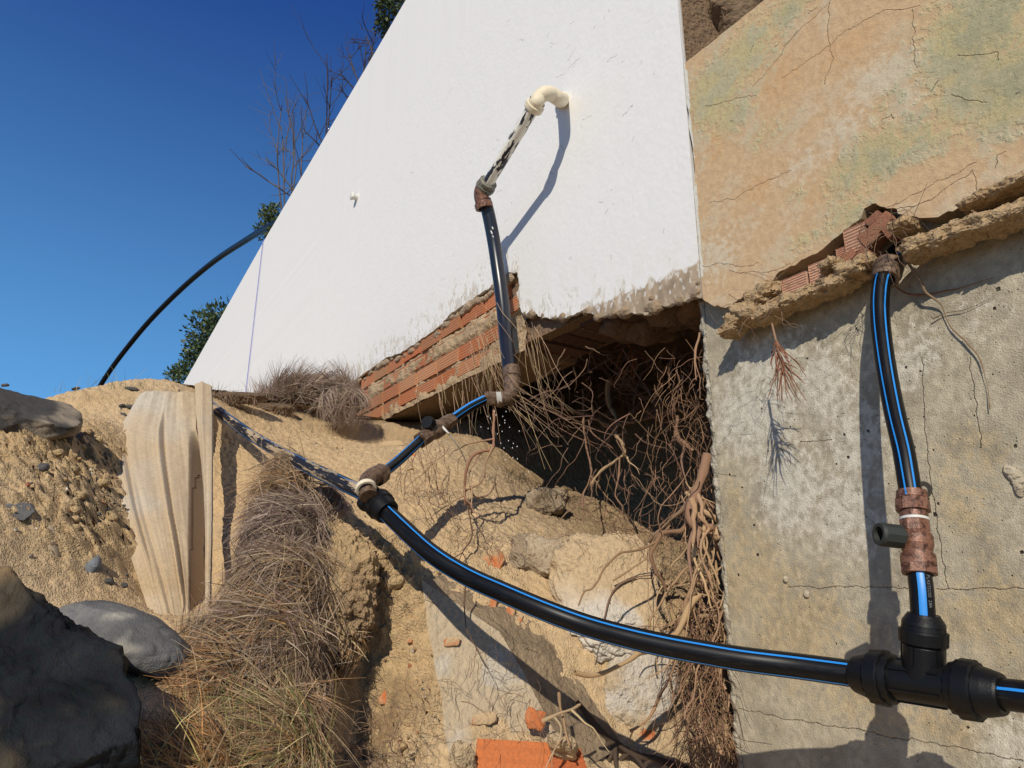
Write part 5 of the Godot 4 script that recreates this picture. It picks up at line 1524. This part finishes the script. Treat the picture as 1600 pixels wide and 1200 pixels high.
func build_roots() -> void:
	var pale := Color(.42, .30, .17); var mid := Color(.27, .165, .10); var dk := Color(.15, .085, .055); var red := Color(.26, .11, .06)
	var Z := func(list: Array, ts: Array) -> Array:      # points measured on an enlargement of the hollow
		var o := []
		for k in list.size(): o.append([780 + list[k][0] / 2.857, 440 + list[k][1] / 2.857, lerpf(ts[0], ts[1], float(k) / (list.size() - 1)) + .45 * ss(900.0, 500.0, list[k][1]) * ss(850.0, 650.0, list[k][0])])
		return o
	named_root("thick dark root crossing the hollow from side to side", Z.call([[250, 560], [380, 590], [440, 622], [505, 642], [600, 620], [700, 602], [800, 560], [900, 560]], [3.0, 2.9]), .013, .010, mid, 5)
	named_root("forked root hanging down the middle of the hollow to a pale cut end", Z.call([[485, 440], [490, 540], [525, 610], [525, 680], [545, 720], [560, 765], [520, 800], [450, 850], [408, 902]], [2.95, 2.6]), .012, .008, pale, 4)
	named_root("thin root dangling below the pale cut root", Z.call([[541, 785], [530, 900], [520, 960], [555, 1010], [552, 1080]], [2.66, 2.55]), .0045, .002, mid, 5)
	named_root("straight dark root hanging left of the forked one", Z.call([[372, 480], [378, 560], [376, 640], [390, 750], [412, 840], [400, 890], [375, 960], [380, 1090]], [2.9, 2.62]), .006, .004, mid, 6)
	named_root("slanting root rising to the right under the roof of the hollow", Z.call([[440, 515], [500, 470], [580, 405], [660, 350], [740, 310]], [2.95, 3.0]), .006, .004, mid, 2)
	named_root("pale thin root poking out left under the plaster edge", Z.call([[522, 168], [510, 200], [470, 232], [430, 262], [380, 285], [330, 315], [255, 388]], [2.62, 2.8]), .006, .003, pale, 3)
	named_root("brown hairy root hanging from the roof of the hollow", Z.call([[530, 225], [575, 275], [596, 320], [598, 395]], [2.85, 2.8]), .010, .006, red, 14)
	named_root("thick stub of root pointing up at the right of the hollow", Z.call([[722, 435], [745, 390], [780, 340], [790, 290]], [2.9, 2.95]), .014, .012, dk, 0)
	named_root("long dark root sloping across the back of the hollow", Z.call([[520, 360], [600, 470], [680, 530], [760, 545], [860, 600]], [3.2, 2.8]), .010, .010, dk, 2)
	named_root("short root bent against the concrete edge deep in the hollow", Z.call([[795, 600], [795, 690], [830, 720], [870, 760]], [2.5, 2.4]), .010, .009, mid, 2)
	named_root("thick knobbly root standing along the concrete edge", Z.call([[935, 770], [905, 870], [872, 970], [855, 1040], [870, 1095], [915, 1105], [960, 1098]], [2.16, 2.07]), .017, .014, Color(.33, .20, .125), 4)
	named_root("root curving from the knobbly root down to the left", Z.call([[850, 985], [800, 1030], [740, 1085], [690, 1130], [662, 1172]], [2.15, 2.3]), .009, .007, Color(.36, .25, .155), 3)
	named_root("slim pale root arching beside the concrete edge near the top", Z.call([[893, 225], [880, 300], [872, 370], [880, 440]], [2.2, 2.16]), .0035, .0025, Color(.4, .25, .15), 1)
	named_root("fork of pale root below the elbow, its left limb", [[771, 630, 2.7], [771, 668, 2.62], [771, 700, 2.55], [752, 706, 2.52], [735, 716, 2.5], [727, 745, 2.5], [726, 790, 2.52]], .008, .006, Color(.33, .18, .11), 3)
	named_root("fork of pale root below the elbow, its right limb", [[770, 700, 2.54], [759, 720, 2.51], [757, 742, 2.5], [752, 754, 2.5], [732, 766, 2.52], [727, 776, 2.53], [736, 800, 2.56]], .0065, .005, Color(.38, .25, .15), 3)
	named_root("loop of root lying on the sand below the elbow", [[735, 760, 2.52], [742, 775, 2.53], [757, 775, 2.56], [772, 762, 2.6], [775, 742, 2.66]], .004, .003, mid, 1)
	named_root("thin dark root trailing down the sand to the thick pipe", [[728, 780, 2.5], [735, 815, 2.45], [737, 840, 2.40], [722, 862, 2.35], [715, 880, 2.3]], .004, .003, dk, 2)
	named_root("thin dark root below the thick pipe on the render slab", [[728, 905, 2.15], [726, 950, 2.1], [732, 985, 2.02], [745, 1012, 1.98], [762, 1045, 1.92]], .003, .0015, dk, 1)
	named_root("long bare root trailing down over the concrete right of the riser", [[1411, 378, 0.020], [1420, 410, 0.007], [1438, 436, -0.006], [1448, 458, -0.019], [1470, 478, -0.032], [1484, 508, -0.038], [1508, 530, -0.038], [1530, 555, -0.038], [1542, 590, -0.038], [1548, 640, -0.038]], .0028, .0015, Color(.26, .19, .12), 0)
	named_root("reddish side root lying across the long bare root on the concrete", [[1398, 448, -0.030], [1420, 459, -0.034], [1452, 460, -0.037], [1500, 450, -0.038], [1552, 434, -0.038]], .0024, .001, red, 0)
	named_root("lower side root crossing the long bare root on the concrete", [[1458, 500, -0.036], [1480, 490, -0.038], [1510, 482, -0.040], [1545, 466, -0.040]], .002, .001, Color(.2, .15, .1), 0)
	named_root("thin root curl hanging from the right hand mortar lumps", [[1521, 330, 0.040], [1545, 336, 0.043], [1558, 339, 0.045], [1590, 330, 0.045]], .003, .002, mid, 0)
	named_root("thick dark root lying at the foot of the slab", [[900, 1095, 2.06], [935, 1140, 2.04], [975, 1170, 2.02], [1030, 1190, 2.01], [1080, 1205, 2.0]], .010, .013, Color(.07, .045, .03), 9)
	named_root("bone coloured root sprouting from the slab's dark edge", [[846, 1128, 1.74], [868, 1118, 1.74], [890, 1110, 1.75], [906, 1100, 1.78]], .008, .005, Color(.45, .34, .20), 2)
	named_root("upright bare root in front of the slab's dark edge", [[874, 1082, 1.86], [878, 1110, 1.78], [884, 1140, 1.74], [890, 1166, 1.70]], .005, .003, Color(.40, .26, .14), 1)
	named_root("root bent along the slab foot to the right hand roots", [[985, 1140, 2.0], [1010, 1125, 2.0], [1030, 1090, 2.03], [1048, 1060, 2.05], [1062, 1010, 2.08]], .006, .004, Color(.38, .24, .13), 3)
	named_root("twig like root lying on the chalky slab behind the thick pipe", [[945, 965, 2.22], [958, 925, 2.3], [985, 905, 2.34], [1020, 898, 2.36]], .005, .003, Color(.22, .14, .09), 3)
	named_root("long straight root slanting over the chalky slab", [[958, 908, 2.3], [1000, 880, 2.33], [1042, 858, 2.3], [1075, 835, 2.25]], .0035, .003, Color(.38, .26, .15), 1)
	# bunch hanging from the mortar over the concrete
	var bun := thing("root_bunch", "small hanging bunch of dry roots on the concrete under the tan wall", "roots")
	var st := path([[1206, 505, 1.80], [1212, 530, 1.77], [1218, 555, 1.75], [1222, 575, 1.735]], 5)
	var b := MB.new()
	b.tube(st, taper(.0028, .004, st.size()), 6, mid)
	obj("stem", b, M.root, bun)
	for q in 46:
		b = MB.new()
		var k := rng.randi_range(4, st.size() - 1)
		var p := wander(st[k], Vector3(rng.randfn() * .35 + .12, -1, rng.randfn() * .25 + .12), rng.randf_range(.04, .115), 5, Vector3(.25, -.8, 0), .16)
		b.tube(p, taper(.0016, .0007, p.size()), 4, vary(Color(.24, .10, .055), .3), false)
		obj("rootlet", b, M.root, bun)
	# the thicket along the concrete edge
	var tang := thing("root_thicket", "dense thicket of hanging roots squeezed against the edge of the concrete footing", "roots")
	for q in 74:
		b = MB.new()
		var s := 1.45 + .15 * pow(rng.randf(), 1.4); var e := rng.randf_range(-.10, .05) - (s - 1.4) * .3
		var h0 := rng.randf_range(-.05, .40) if q % 3 else rng.randf_range(-.40, .05)
		var p := wander(S(s, h0, e), Vector3(rng.randfn() * .5, -1, rng.randfn() * .35), rng.randf_range(.18, .62), 11, Vector3(rng.randfn() * .5, -1.3, .1), .34)
		for k in p.size():
			var w := sh(p[k])
			if w.x < 1.452: p[k] += wd * (1.452 - w.x) * .9
			elif w.x > 1.60: p[k] -= wd * (w.x - 1.60) * .8
		var r := rng.randf_range(.0015, .0040) if q > 20 else rng.randf_range(.005, .011)
		b.tube(p, taper(r, r * .5, p.size()), 6, root_tone(), false, .5, noise)
		obj("root", b, M.root, tang)
	for g in [["matted fine roots at the foot of the concrete edge", 1.44, 1.58, -.55, .0, 330, -.06, .05], ["fine rootlets hanging in the right half of the hollow", 1.45, 1.80, .15, .85, 460, -.50, -.06], ["fine rootlets hanging over the lit sand in the hollow", 1.75, 2.1, .22, .45, 50, -.25, .0], ["tuft of rootlets round the pale forked root", 2.25, 2.5, .30, .55, 70, .35, .55]]:
		b = MB.new()
		for q in g[5]:
			var p := wander(S(rng.randf_range(g[1], g[2]), rng.randf_range(g[3], g[4]), rng.randf_range(g[6], g[7])), Vector3(rng.randfn() * .6, -.8, rng.randfn() * .5), rng.randf_range(.05, .22), 5, Vector3(0, -1.1, .1), .35)
			b.tube(p, taper(.0014, .0006, p.size()), 3, vary(Color(.25, .14, .08), .35), false)
		var o := obj("fine_roots", b, M.strand)
		tag(o, g[0], "fine roots"); o.set_meta("kind", "stuff")
	b = MB.new()
	for q in 130:
		var p := wander(P(rng.randf_range(830, 1100), rng.randf_range(540, 700), rng.randf_range(2.8, 3.6)), Vector3(rng.randfn(), -.6, rng.randfn() * .5), rng.randf_range(.1, .5), 7, Vector3(0, -.9, 0), .35)
		b.tube(p, taper(rng.randf_range(.001, .004), .001, p.size()), 4, vary(dk, .35), false)
	var deep := obj("fine_roots", b, M.strand)
	tag(deep, "web of dark roots in the shade of the hollow", "fine roots"); deep.set_meta("kind", "stuff")
	b = MB.new()
	for c in [[590, 880, 60, 70, 2.2, 46], [700, 930, 40, 60, 2.2, 16], [790, 1090, 80, 60, 2.0, 44], [830, 1150, 70, 40, 1.88, 40], [740, 820, 70, 60, 2.5, 50], [600, 1150, 50, 60, 1.85, 70], [420, 690, 60, 40, 3.2, 40], [1200, 470, 60, 40, 1.80, 24], [1380, 360, 30, 30, 1.64, 40], [760, 840, 40, 40, 2.45, 40]]:
		for q in c[5]:
			var p := wander(P(c[0] + rng.randfn() * c[2] * .6, c[1] + rng.randfn() * c[3] * .6, c[4] - .03), Vector3(rng.randfn(), rng.randfn() * .8 - .4, .1), rng.randf_range(.03, .14), 5, Vector3(0, -.4, 0), .4)
			b.tube(p, taper(.0009, .0004, p.size()), 3, vary(Color(.22, .14, .085), .4), false)
	var o := obj("fine_roots", b, M.strand)
	tag(o, "hair roots straggling over the sand and rubble", "fine roots"); o.set_meta("kind", "stuff")
	# dry straw like roots round the riser
	for g in [["straw coloured dry roots fanning from the bricks behind the riser", 752, 528, 3.0, 48, 26, 34, .20, Vector3(.28, -1, .35), .36], ["dry roots spraying down and right from the elbow", 790, 610, 2.72, 22, 18, 14, .24, Vector3(.75, -.72, .2), .34], ["pale dry roots hanging right of the riser under the plaster", 828, 530, 2.85, 16, 14, 22, .18, Vector3(.25, -1, .1), .36], ["dry roots below the brick beam left of the feeder valve", 690, 600, 2.9, 18, 60, 14, .10, Vector3(.1, -1, .15), .22]]:
		b = MB.new()
		for q in g[4]:
			var p := wander(P(g[1] + rng.randfn() * g[5] * .6, g[2] + rng.randfn() * g[6] * .7, g[3]), g[8] + Vector3(rng.randfn(), rng.randfn() * .5, rng.randfn()) * g[7] * 1.3, g[9] * rng.randf_range(.4, 1.1), 5, Vector3(.1, -.25, 0), .07)
			b.tube(p, taper(.0012, .0006, p.size()), 4, vary(Color(.33, .22, .13), .5), false)
		tag(obj("dry_roots", b, M.strand), g[0], "dry roots")
	b = MB.new()
	for q in 30:
		var t := rng.randf()
		b.lump(P(775 + t * 20 + rng.randfn() * 12 * (1 + t), 632 + t * 110 + rng.randfn() * 8, 2.6), Vector3(.0013, 0, 0), Vector3(0, .0026, 0), Vector3(0, 0, .0013), noise, .0, 1, func(_a, _b): return Color.WHITE, 4)
	var dr := obj("water_drops", b, M.drop)
	tag(dr, "bright drops of water leaking from the elbow", "water drops"); dr.set_meta("kind", "stuff")

func blade(b: MB, p: Vector3, d: Vector3, len_: float, w: float, droop: Vector3, col: Color, seg := 4) -> void:
	var base := b.v.size()
	var side := d.cross(CAM - p).normalized().rotated(d.normalized(), rng.randf_range(-.9, .9))
	var dd := d.normalized()
	var q := p
	for k in seg + 1:
		var f := float(k) / seg
		var ww := w * (1.0 - .8 * f)
		var nn := side.cross(dd).normalized()
		if nn.dot(CAM - q) < 0: nn = -nn
		b.vert(q - side * ww, (nn - side * .5).normalized(), Vector2(0, f), col); b.vert(q + side * ww, (nn + side * .5).normalized(), Vector2(1, f), col)
		dd = (dd + droop / seg + Vector3(rng.randfn(), rng.randfn(), rng.randfn()) * .07).normalized()
		q += dd * len_ / seg
	for k in seg:
		var a := base + k * 2
		b.tri(a, a + 1, a + 2); b.tri(a + 1, a + 3, a + 2)

# grass lying over humps; each hump: centre px, py, depth, half sizes, flow direction, count, length, colours
func tussock(label: String, called: String, humps: Array) -> void:
	var root := thing(called, label, "grass tussock")
	var hay := MB.new()
	for h in humps:
		var o := P(h[0], h[1], h[2])
		var x := Vector3(h[3], 0, 0); var y := Vector3(0, h[4], -h[5] * .45); var z := Vector3(0, h[4] * .3, h[5])
		var soil := MB.new()
		soil.lump(o, x * .93, y * .93, z * .9, noise, .3, 7.0, func(p, w): return Color(.13, .085, .05) * (1.0 + .5 * w), 20)  # soil coloured darker to paint shaded gaps between the blades
		obj("root_ball", soil, M.soil, root)
		for q in int(h[7] * 1.3):
			var th := rng.randf() * TAU; var ph := acos(rng.randf_range(-.25, 1.0))
			var s := Vector3(sin(ph) * cos(th), sin(ph) * sin(th), cos(ph))
			var stray := rng.randf() < .14
			var p := o + (x * s.x + y * s.y + z * s.z) * (rng.randf_range(.86, 1.05) + .22 * noise.get_noise_3dv(o + s * 6.0) + (.06 if stray else 0.0))
			var nn := (x.normalized() * s.x + y.normalized() * s.y + z.normalized() * s.z).normalized()
			var f: Vector3 = h[6]
			var sw := noise.get_noise_3dv(p * 11.0)
			f = f.rotated(Vector3(0, 0, 1), sw * 1.7 + rng.randfn() * (.45 if not stray else 1.5))
			f = (f - nn * f.dot(nn)).normalized()
			var tint: Array = h[9]
			var k := clampf(.5 + .9 * noise.get_noise_3dv(p * 6.0 + Vector3(3, 0, 0)) + rng.randfn() * .3, 0, .999) * tint.size()
			var col := vary(tint[int(k)], .4)
			if stray: col = col.lerp(Color(.50, .41, .29), rng.randf() * .45)
			blade(hay, p, (f + nn * (rng.randf_range(-.12, .22) + (.3 if stray else 0.0))), h[8] * rng.randf_range(.30, 1.15), (.0005 + .0017 * pow(rng.randf(), 2.2)) * (1.2 if stray else 1.0), -nn * rng.randf_range(.0, .5) + Vector3(0, -.12, 0), col)
	var g := obj("grass", hay, M.straw, root)
	g.set_meta("kind", "stuff")

func build_grass() -> void:
	var mauve := [Color(0.200, 0.133, 0.101), Color(0.288, 0.204, 0.155), Color(0.136, 0.089, 0.065), Color(0.368, 0.274, 0.202)]
	var straw := [Color(0.320, 0.207, 0.112), Color(0.232, 0.144, 0.076), Color(0.152, 0.092, 0.050), Color(0.384, 0.266, 0.151)]
	var rust := [Color(.40, .20, .075), Color(.29, .15, .06), Color(.46, .29, .12), Color(.21, .13, .06)]
	var green := [Color(.24, .25, .08), Color(.46, .38, .16), Color(.18, .22, .07), Color(.50, .33, .13), Color(.36, .32, .12)]
	tussock("big dry grass tussock sagging down the bank between the sheet and the render slab", "grass_tussock", [
		[445, 855, 2.18, .125, .15, .09, Vector3(-.5, -.85, .2), 1900, .13, mauve],
		[440, 945, 2.05, .15, .17, .12, Vector3(-.75, -.6, .2), 2600, .14, mauve + straw],
		[385, 1035, 1.88, .17, .15, .13, Vector3(-.85, -.45, .2), 2600, .15, straw + mauve + rust],
		[440, 1075, 1.86, .12, .17, .14, Vector3(-.5, -.8, .1), 1100, .13, mauve + straw],
		[330, 1075, 1.74, .09, .10, .10, Vector3(-.95, -.25, .25), 900, .14, rust + straw],
		[385, 1165, 1.64, .17, .09, .11, Vector3(-.95, -.12, .25), 2200, .19, straw + green + rust + green],
		[285, 1190, 1.5, .12, .05, .08, Vector3(-.95, .0, .3), 900, .15, rust + straw + green],
		[470, 1170, 1.68, .05, .13, .10, Vector3(-.2, -1, .1), 600, .12, straw + rust]])
	tussock("rounded bush of grey brown dead grass on the crest against the white wall", "grass_tussock", [
		[490, 612, 4.05, .22, .085, .16, Vector3(.55, .6, .3), 1500, .17, mauve],
		[538, 628, 3.95, .12, .085, .13, Vector3(.5, -.55, .3), 900, .15, mauve],
		[440, 625, 4.0, .13, .05, .12, Vector3(-.4, .6, .3), 420, .15, mauve]])
	tussock("tangle of brown roots and straw hanging over the buried pipe", "grass_tussock", [
		[452, 735, 2.48, .075, .06, .08, Vector3(-.3, -1, .2), 420, .13, straw],
		[440, 785, 2.36, .09, .10, .08, Vector3(-.35, -.95, .15), 700, .15, straw + rust],
		[500, 780, 2.42, .09, .05, .06, Vector3(.2, -.9, .2), 240, .11, mauve]])
	tussock("thin mat of brown grass roots along the crest left of the dead grass bush", "grass_tussock", [
		[365, 622, 3.6, .17, .028, .08, Vector3(.3, -.7, .3), 380, .08, [Color(.17, .11, .07), Color(.25, .17, .10)]],
		[420, 640, 3.85, .14, .035, .08, Vector3(.2, -.8, .3), 320, .09, [Color(.17, .11, .07), Color(.28, .18, .10)]]])
	tussock("fringe of hair roots under the overhanging turf right of the big tussock", "grass_tussock", [
		[540, 1010, 2.1, .05, .07, .06, Vector3(.1, -1, .2), 260, .07, straw + rust],
		[500, 860, 2.2, .07, .04, .07, Vector3(-.1, -1, .2), 260, .08, mauve + straw]])
	for g in [["sparse green grass wisps round the foot of the black hose", 155, 606, 3.05, 70, 22, [Color(.12, .15, .05), Color(.25, .24, .11)]], ["sparse dry grass wisps before the foot of the white wall", 400, 612, 4.3, 60, 46, [Color(.30, .24, .17), Color(.2, .15, .1)]]]:
		var b := MB.new()
		for q in g[5]:
			blade(b, bank_hit(g[1] + rng.randf_range(-g[4], g[4]), g[2] + 6, .0), Vector3(rng.randfn() * .5, 1, rng.randfn() * .3), rng.randf_range(.05, .16), .0014, Vector3(rng.randfn() * .4, -.3, 0), vary(g[6][rng.randi() % 2], .2))
		(tag(obj("grass_wisps", b, M.straw), g[0], "grass") as Node).set_meta("kind", "stuff")

# ---------------------------------------------------------------- plants behind the wall
func twig_tree(b: MB, p: Vector3, d: Vector3, len_: float, r: float, depth: int, col: Color) -> void:
	var pts := wander(p, d, len_, 5, Vector3(0, .12, 0), .07)
	b.tube(pts, taper(r, r * .5, pts.size()), 5, vary(col, .2), false)
	if depth == 0: return
	for q in rng.randi_range(3, 5):
		var k := rng.randi_range(pts.size() / 4, pts.size() - 1)
		var nd := (d + Vector3(rng.randfn(), rng.randfn() * .5 + .2, rng.randfn()) * .75).normalized()
		twig_tree(b, pts[k], nd, len_ * rng.randf_range(.35, .6), r * .5, depth - 1, col)

func bush(label: String, clumps: Array, leaf: float) -> void:
	var root := thing("green_shrub", label, "shrub")
	var stem := MB.new(); var lf := MB.new()
	for c in clumps:
		var o: Vector3 = c[0]; var r: float = c[1]
		stem.tube(wander(o - Vector3(0, r * 2.6, .1), Vector3(.1, 1, 0), r * 2.6, 5, Vector3.ZERO, .08), taper(.012, .004, 16), 5, Color(.10, .075, .05), false)
		for q in c[2]:
			var s := Vector3(rng.randfn(), rng.randfn(), rng.randfn()).normalized() * pow(rng.randf(), .45)
			s *= 1.0 + .5 * noise.get_noise_3dv(s * 5 + o)
			var p := o + s * r
			var up := (s + Vector3(rng.randfn(), rng.randfn() + .6, rng.randfn()) * .7).normalized()
			var sd := up.cross(Vector3(rng.randfn(), rng.randfn(), rng.randfn())).normalized()
			var nn := up.cross(sd).normalized()
			var l := leaf * rng.randf_range(.6, 1.3)
			var col := vary(Color(.045, .075, .022).lerp(Color(.10, .125, .04), rng.randf() * rng.randf()), .3)
			var k := lf.vert(p, nn, Vector2(.5, 0), col)
			lf.vert(p + up * l * .5 + sd * l * .24 + nn * l * .06, nn, Vector2(1, .5), col); lf.vert(p + up * l, nn, Vector2(.5, 1), col); lf.vert(p + up * l * .5 - sd * l * .24 + nn * l * .06, nn, Vector2(0, .5), col)
			lf.tri(k, k + 1, k + 2); lf.tri(k, k + 2, k + 3)
	obj("stem", stem, M.root, root)
	var g := obj("foliage", lf, M.leaf, root)
	g.set_meta("kind", "stuff")

func build_plants() -> void:
	bush("dark green shrub showing over the upper end of the white wall", [[W(612, 6, -.5), .17, 700], [W(600, 40, -.5), .10, 260], [W(640, -30, -.5), .2, 500]], .05)
	bush("small green shrub at the kink of the wall where the hose arrives", [[W(424, 338, -.5), .17, 420], [W(410, 362, -.5), .12, 200], [W(432, 360, -.5), .14, 200]], .07)
	bush("rounded green shrub behind the low far part of the white wall", [[W(328, 516, -.5), .42, 900], [W(308, 545, -.5), .28, 420], [W(345, 500, -.5), .32, 500], [W(300, 560, -.5), .2, 240]], .10)
	bush("lowest green shrub where the white wall meets the sand", [[W(276, 588, -.5), .26, 380], [W(290, 580, -.5), .24, 300]], .10)
	for t in [["bare grey shrub with upright twigs above the wall kink", [[440, 325, 405, 175, 0], [445, 320, 432, 190, 0], [452, 312, 445, 205, 0], [458, 300, 470, 215, 0], [462, 300, 420, 240, 0], [455, 305, 385, 265, 1], [470, 280, 482, 210, 1]], Color(.13, .11, .10)], ["tall bare twig rising above the middle of the wall top", [[508, 215, 490, 80, 0], [512, 205, 520, 120, 1], [505, 225, 478, 150, 1], [500, 230, 470, 200, 1]], Color(.06, .045, .045)], ["dense bare twiggy shrub just below the dark green shrub", [[560, 130, 535, 75, 0], [565, 120, 570, 70, 0], [555, 140, 525, 115, 0], [575, 100, 585, 40, 0], [545, 155, 530, 130, 1], [585, 90, 580, 55, 0]], Color(.06, .045, .045)]]:
		var root := thing("bare_shrub", t[0], "shrub")
		for l in t[1]:
			var b := MB.new()
			var a := W(l[0], l[1], -.45)
			var dep := (a - CAM).dot(cf)
			var d := P(l[2], l[3], dep + rng.randf_range(-.2, .2))
			a -= (d - a) * .25
			var len_ := (d - a).length()
			twig_tree(b, a, d - a, len_, .010 * (1.0 if l[0] > 480 else 1.25), 2 if l[4] == 0 else 1, t[2])
			obj("branch", b, M.root, root)

# ---------------------------------------------------------------- scene
func _ready() -> void:
	rng.seed = 20240611
	var th := deg_to_rad(PITCH)
	cu = Vector3(0, cos(th), sin(th)); cf = Vector3(0, sin(th), -cos(th))
	var ph := deg_to_rad(WALL_TURN)
	wd = Vector3(-sin(ph), 0, -cos(ph)); wn = Vector3(-cos(ph), 0, sin(ph))
	var cam := Camera3D.new(); cam.name = "camera"
	cam.fov = rad_to_deg(2.0 * atan(600.0 / FOC))
	cam.near = .05; cam.far = 900.0
	cam.transform = Transform3D(Basis(cr, cu, -cf), CAM)
	add_child(cam)
	cam.current = true
	var env := Environment.new()
	env.background_mode = Environment.BG_SKY
	var skm := ProceduralSkyMaterial.new()
	skm.sky_top_color = Color(.0, .10, .42)
	skm.sky_horizon_color = Color(.43, .715, .94)
	skm.sky_curve = .30
	skm.ground_bottom_color = Color(.52, .46, .37); skm.ground_horizon_color = Color(.60, .62, .62)
	skm.sky_energy_multiplier = 1.0
	var sky := Sky.new(); sky.sky_material = skm
	env.sky = sky
	env.tonemap_mode = Environment.TONE_MAPPER_LINEAR
	env.tonemap_exposure = 1.27
	env.sdfgi_enabled = true; env.ssao_enabled = true; env.ssil_enabled = true
	var we := WorldEnvironment.new(); we.name = "environment"; we.environment = env
	add_child(we)
	var sun := DirectionalLight3D.new(); sun.name = "sun"
	sun.light_color = Color(1.0, .965, .90); sun.light_energy = 1.05; sun.light_angular_distance = .5
	sun.shadow_enabled = true
	add_child(sun)
	var dirv := (wd * .94 - Vector3.UP * .80 - wn).normalized()
	sun.look_at_from_position(CAM - dirv * 20.0, CAM, Vector3.UP)

	noise.noise_type = FastNoiseLite.TYPE_SIMPLEX_SMOOTH; noise.frequency = .22; noise.seed = 11; noise.fractal_octaves = 3
	fine.noise_type = FastNoiseLite.TYPE_SIMPLEX; fine.frequency = .35; fine.seed = 12; fine.fractal_type = FastNoiseLite.FRACTAL_NONE
	make_textures()
	make_materials()
	var chip := fnl(FastNoiseLite.TYPE_SIMPLEX, .035, 4, 61, .6)
	M.chipped = mat(Color.WHITE, .45)
	M.chipped.albedo_texture = tex(256, 256, func(x, y):
		var k := chip.get_noise_3d(cos(x * TAU / 256.0) * 22.0, y * .32, sin(x * TAU / 256.0) * 22.0) + .3 * chip.get_noise_3d(cos(x * TAU / 256.0) * 80.0, y * 1.2, sin(x * TAU / 256.0) * 80.0)
		return Color(.16, .16, .21).lerp(Color(.90, .89, .84), ss(-.01, .03, k + .02)))
	M.chipped.uv1_scale = Vector3(1, 2.2, 1)
	M.riser = mat(Color(.012, .014, .022), .30)
	M.caked = mat(Color.WHITE, .6)
	M.caked.albedo_texture = tex(256, 256, func(x, y):
		var k := chip.get_noise_2d(x * .5, y * .35 + 500) + .35 * chip.get_noise_2d(x * 3, y * 3)
		return Color(.085, .085, .11).lerp(Color(.66, .58, .46), ss(.06, .22, k)))
	M.handle = relief(mat(Color(.022, .026, .022), .6), T.grain, .05, 9.0)
	M.straw = vmat(.7)
	M.straw.backlight_enabled = true; M.straw.backlight = Color(.12, .09, .05)
	M.drop = mat(Color(.85, .88, .9), .08)

	build_bank()
	build_white_wall()
	build_tan_wall()
	build_concrete()
	build_earth_bank()
	build_cloth()
	build_rocks()
	build_rubble()
	build_main_pipe()
	build_feeder()
	build_riser()
	build_right_riser()
	build_other_pipes()
	build_roots()
	build_grass()
	build_plants()
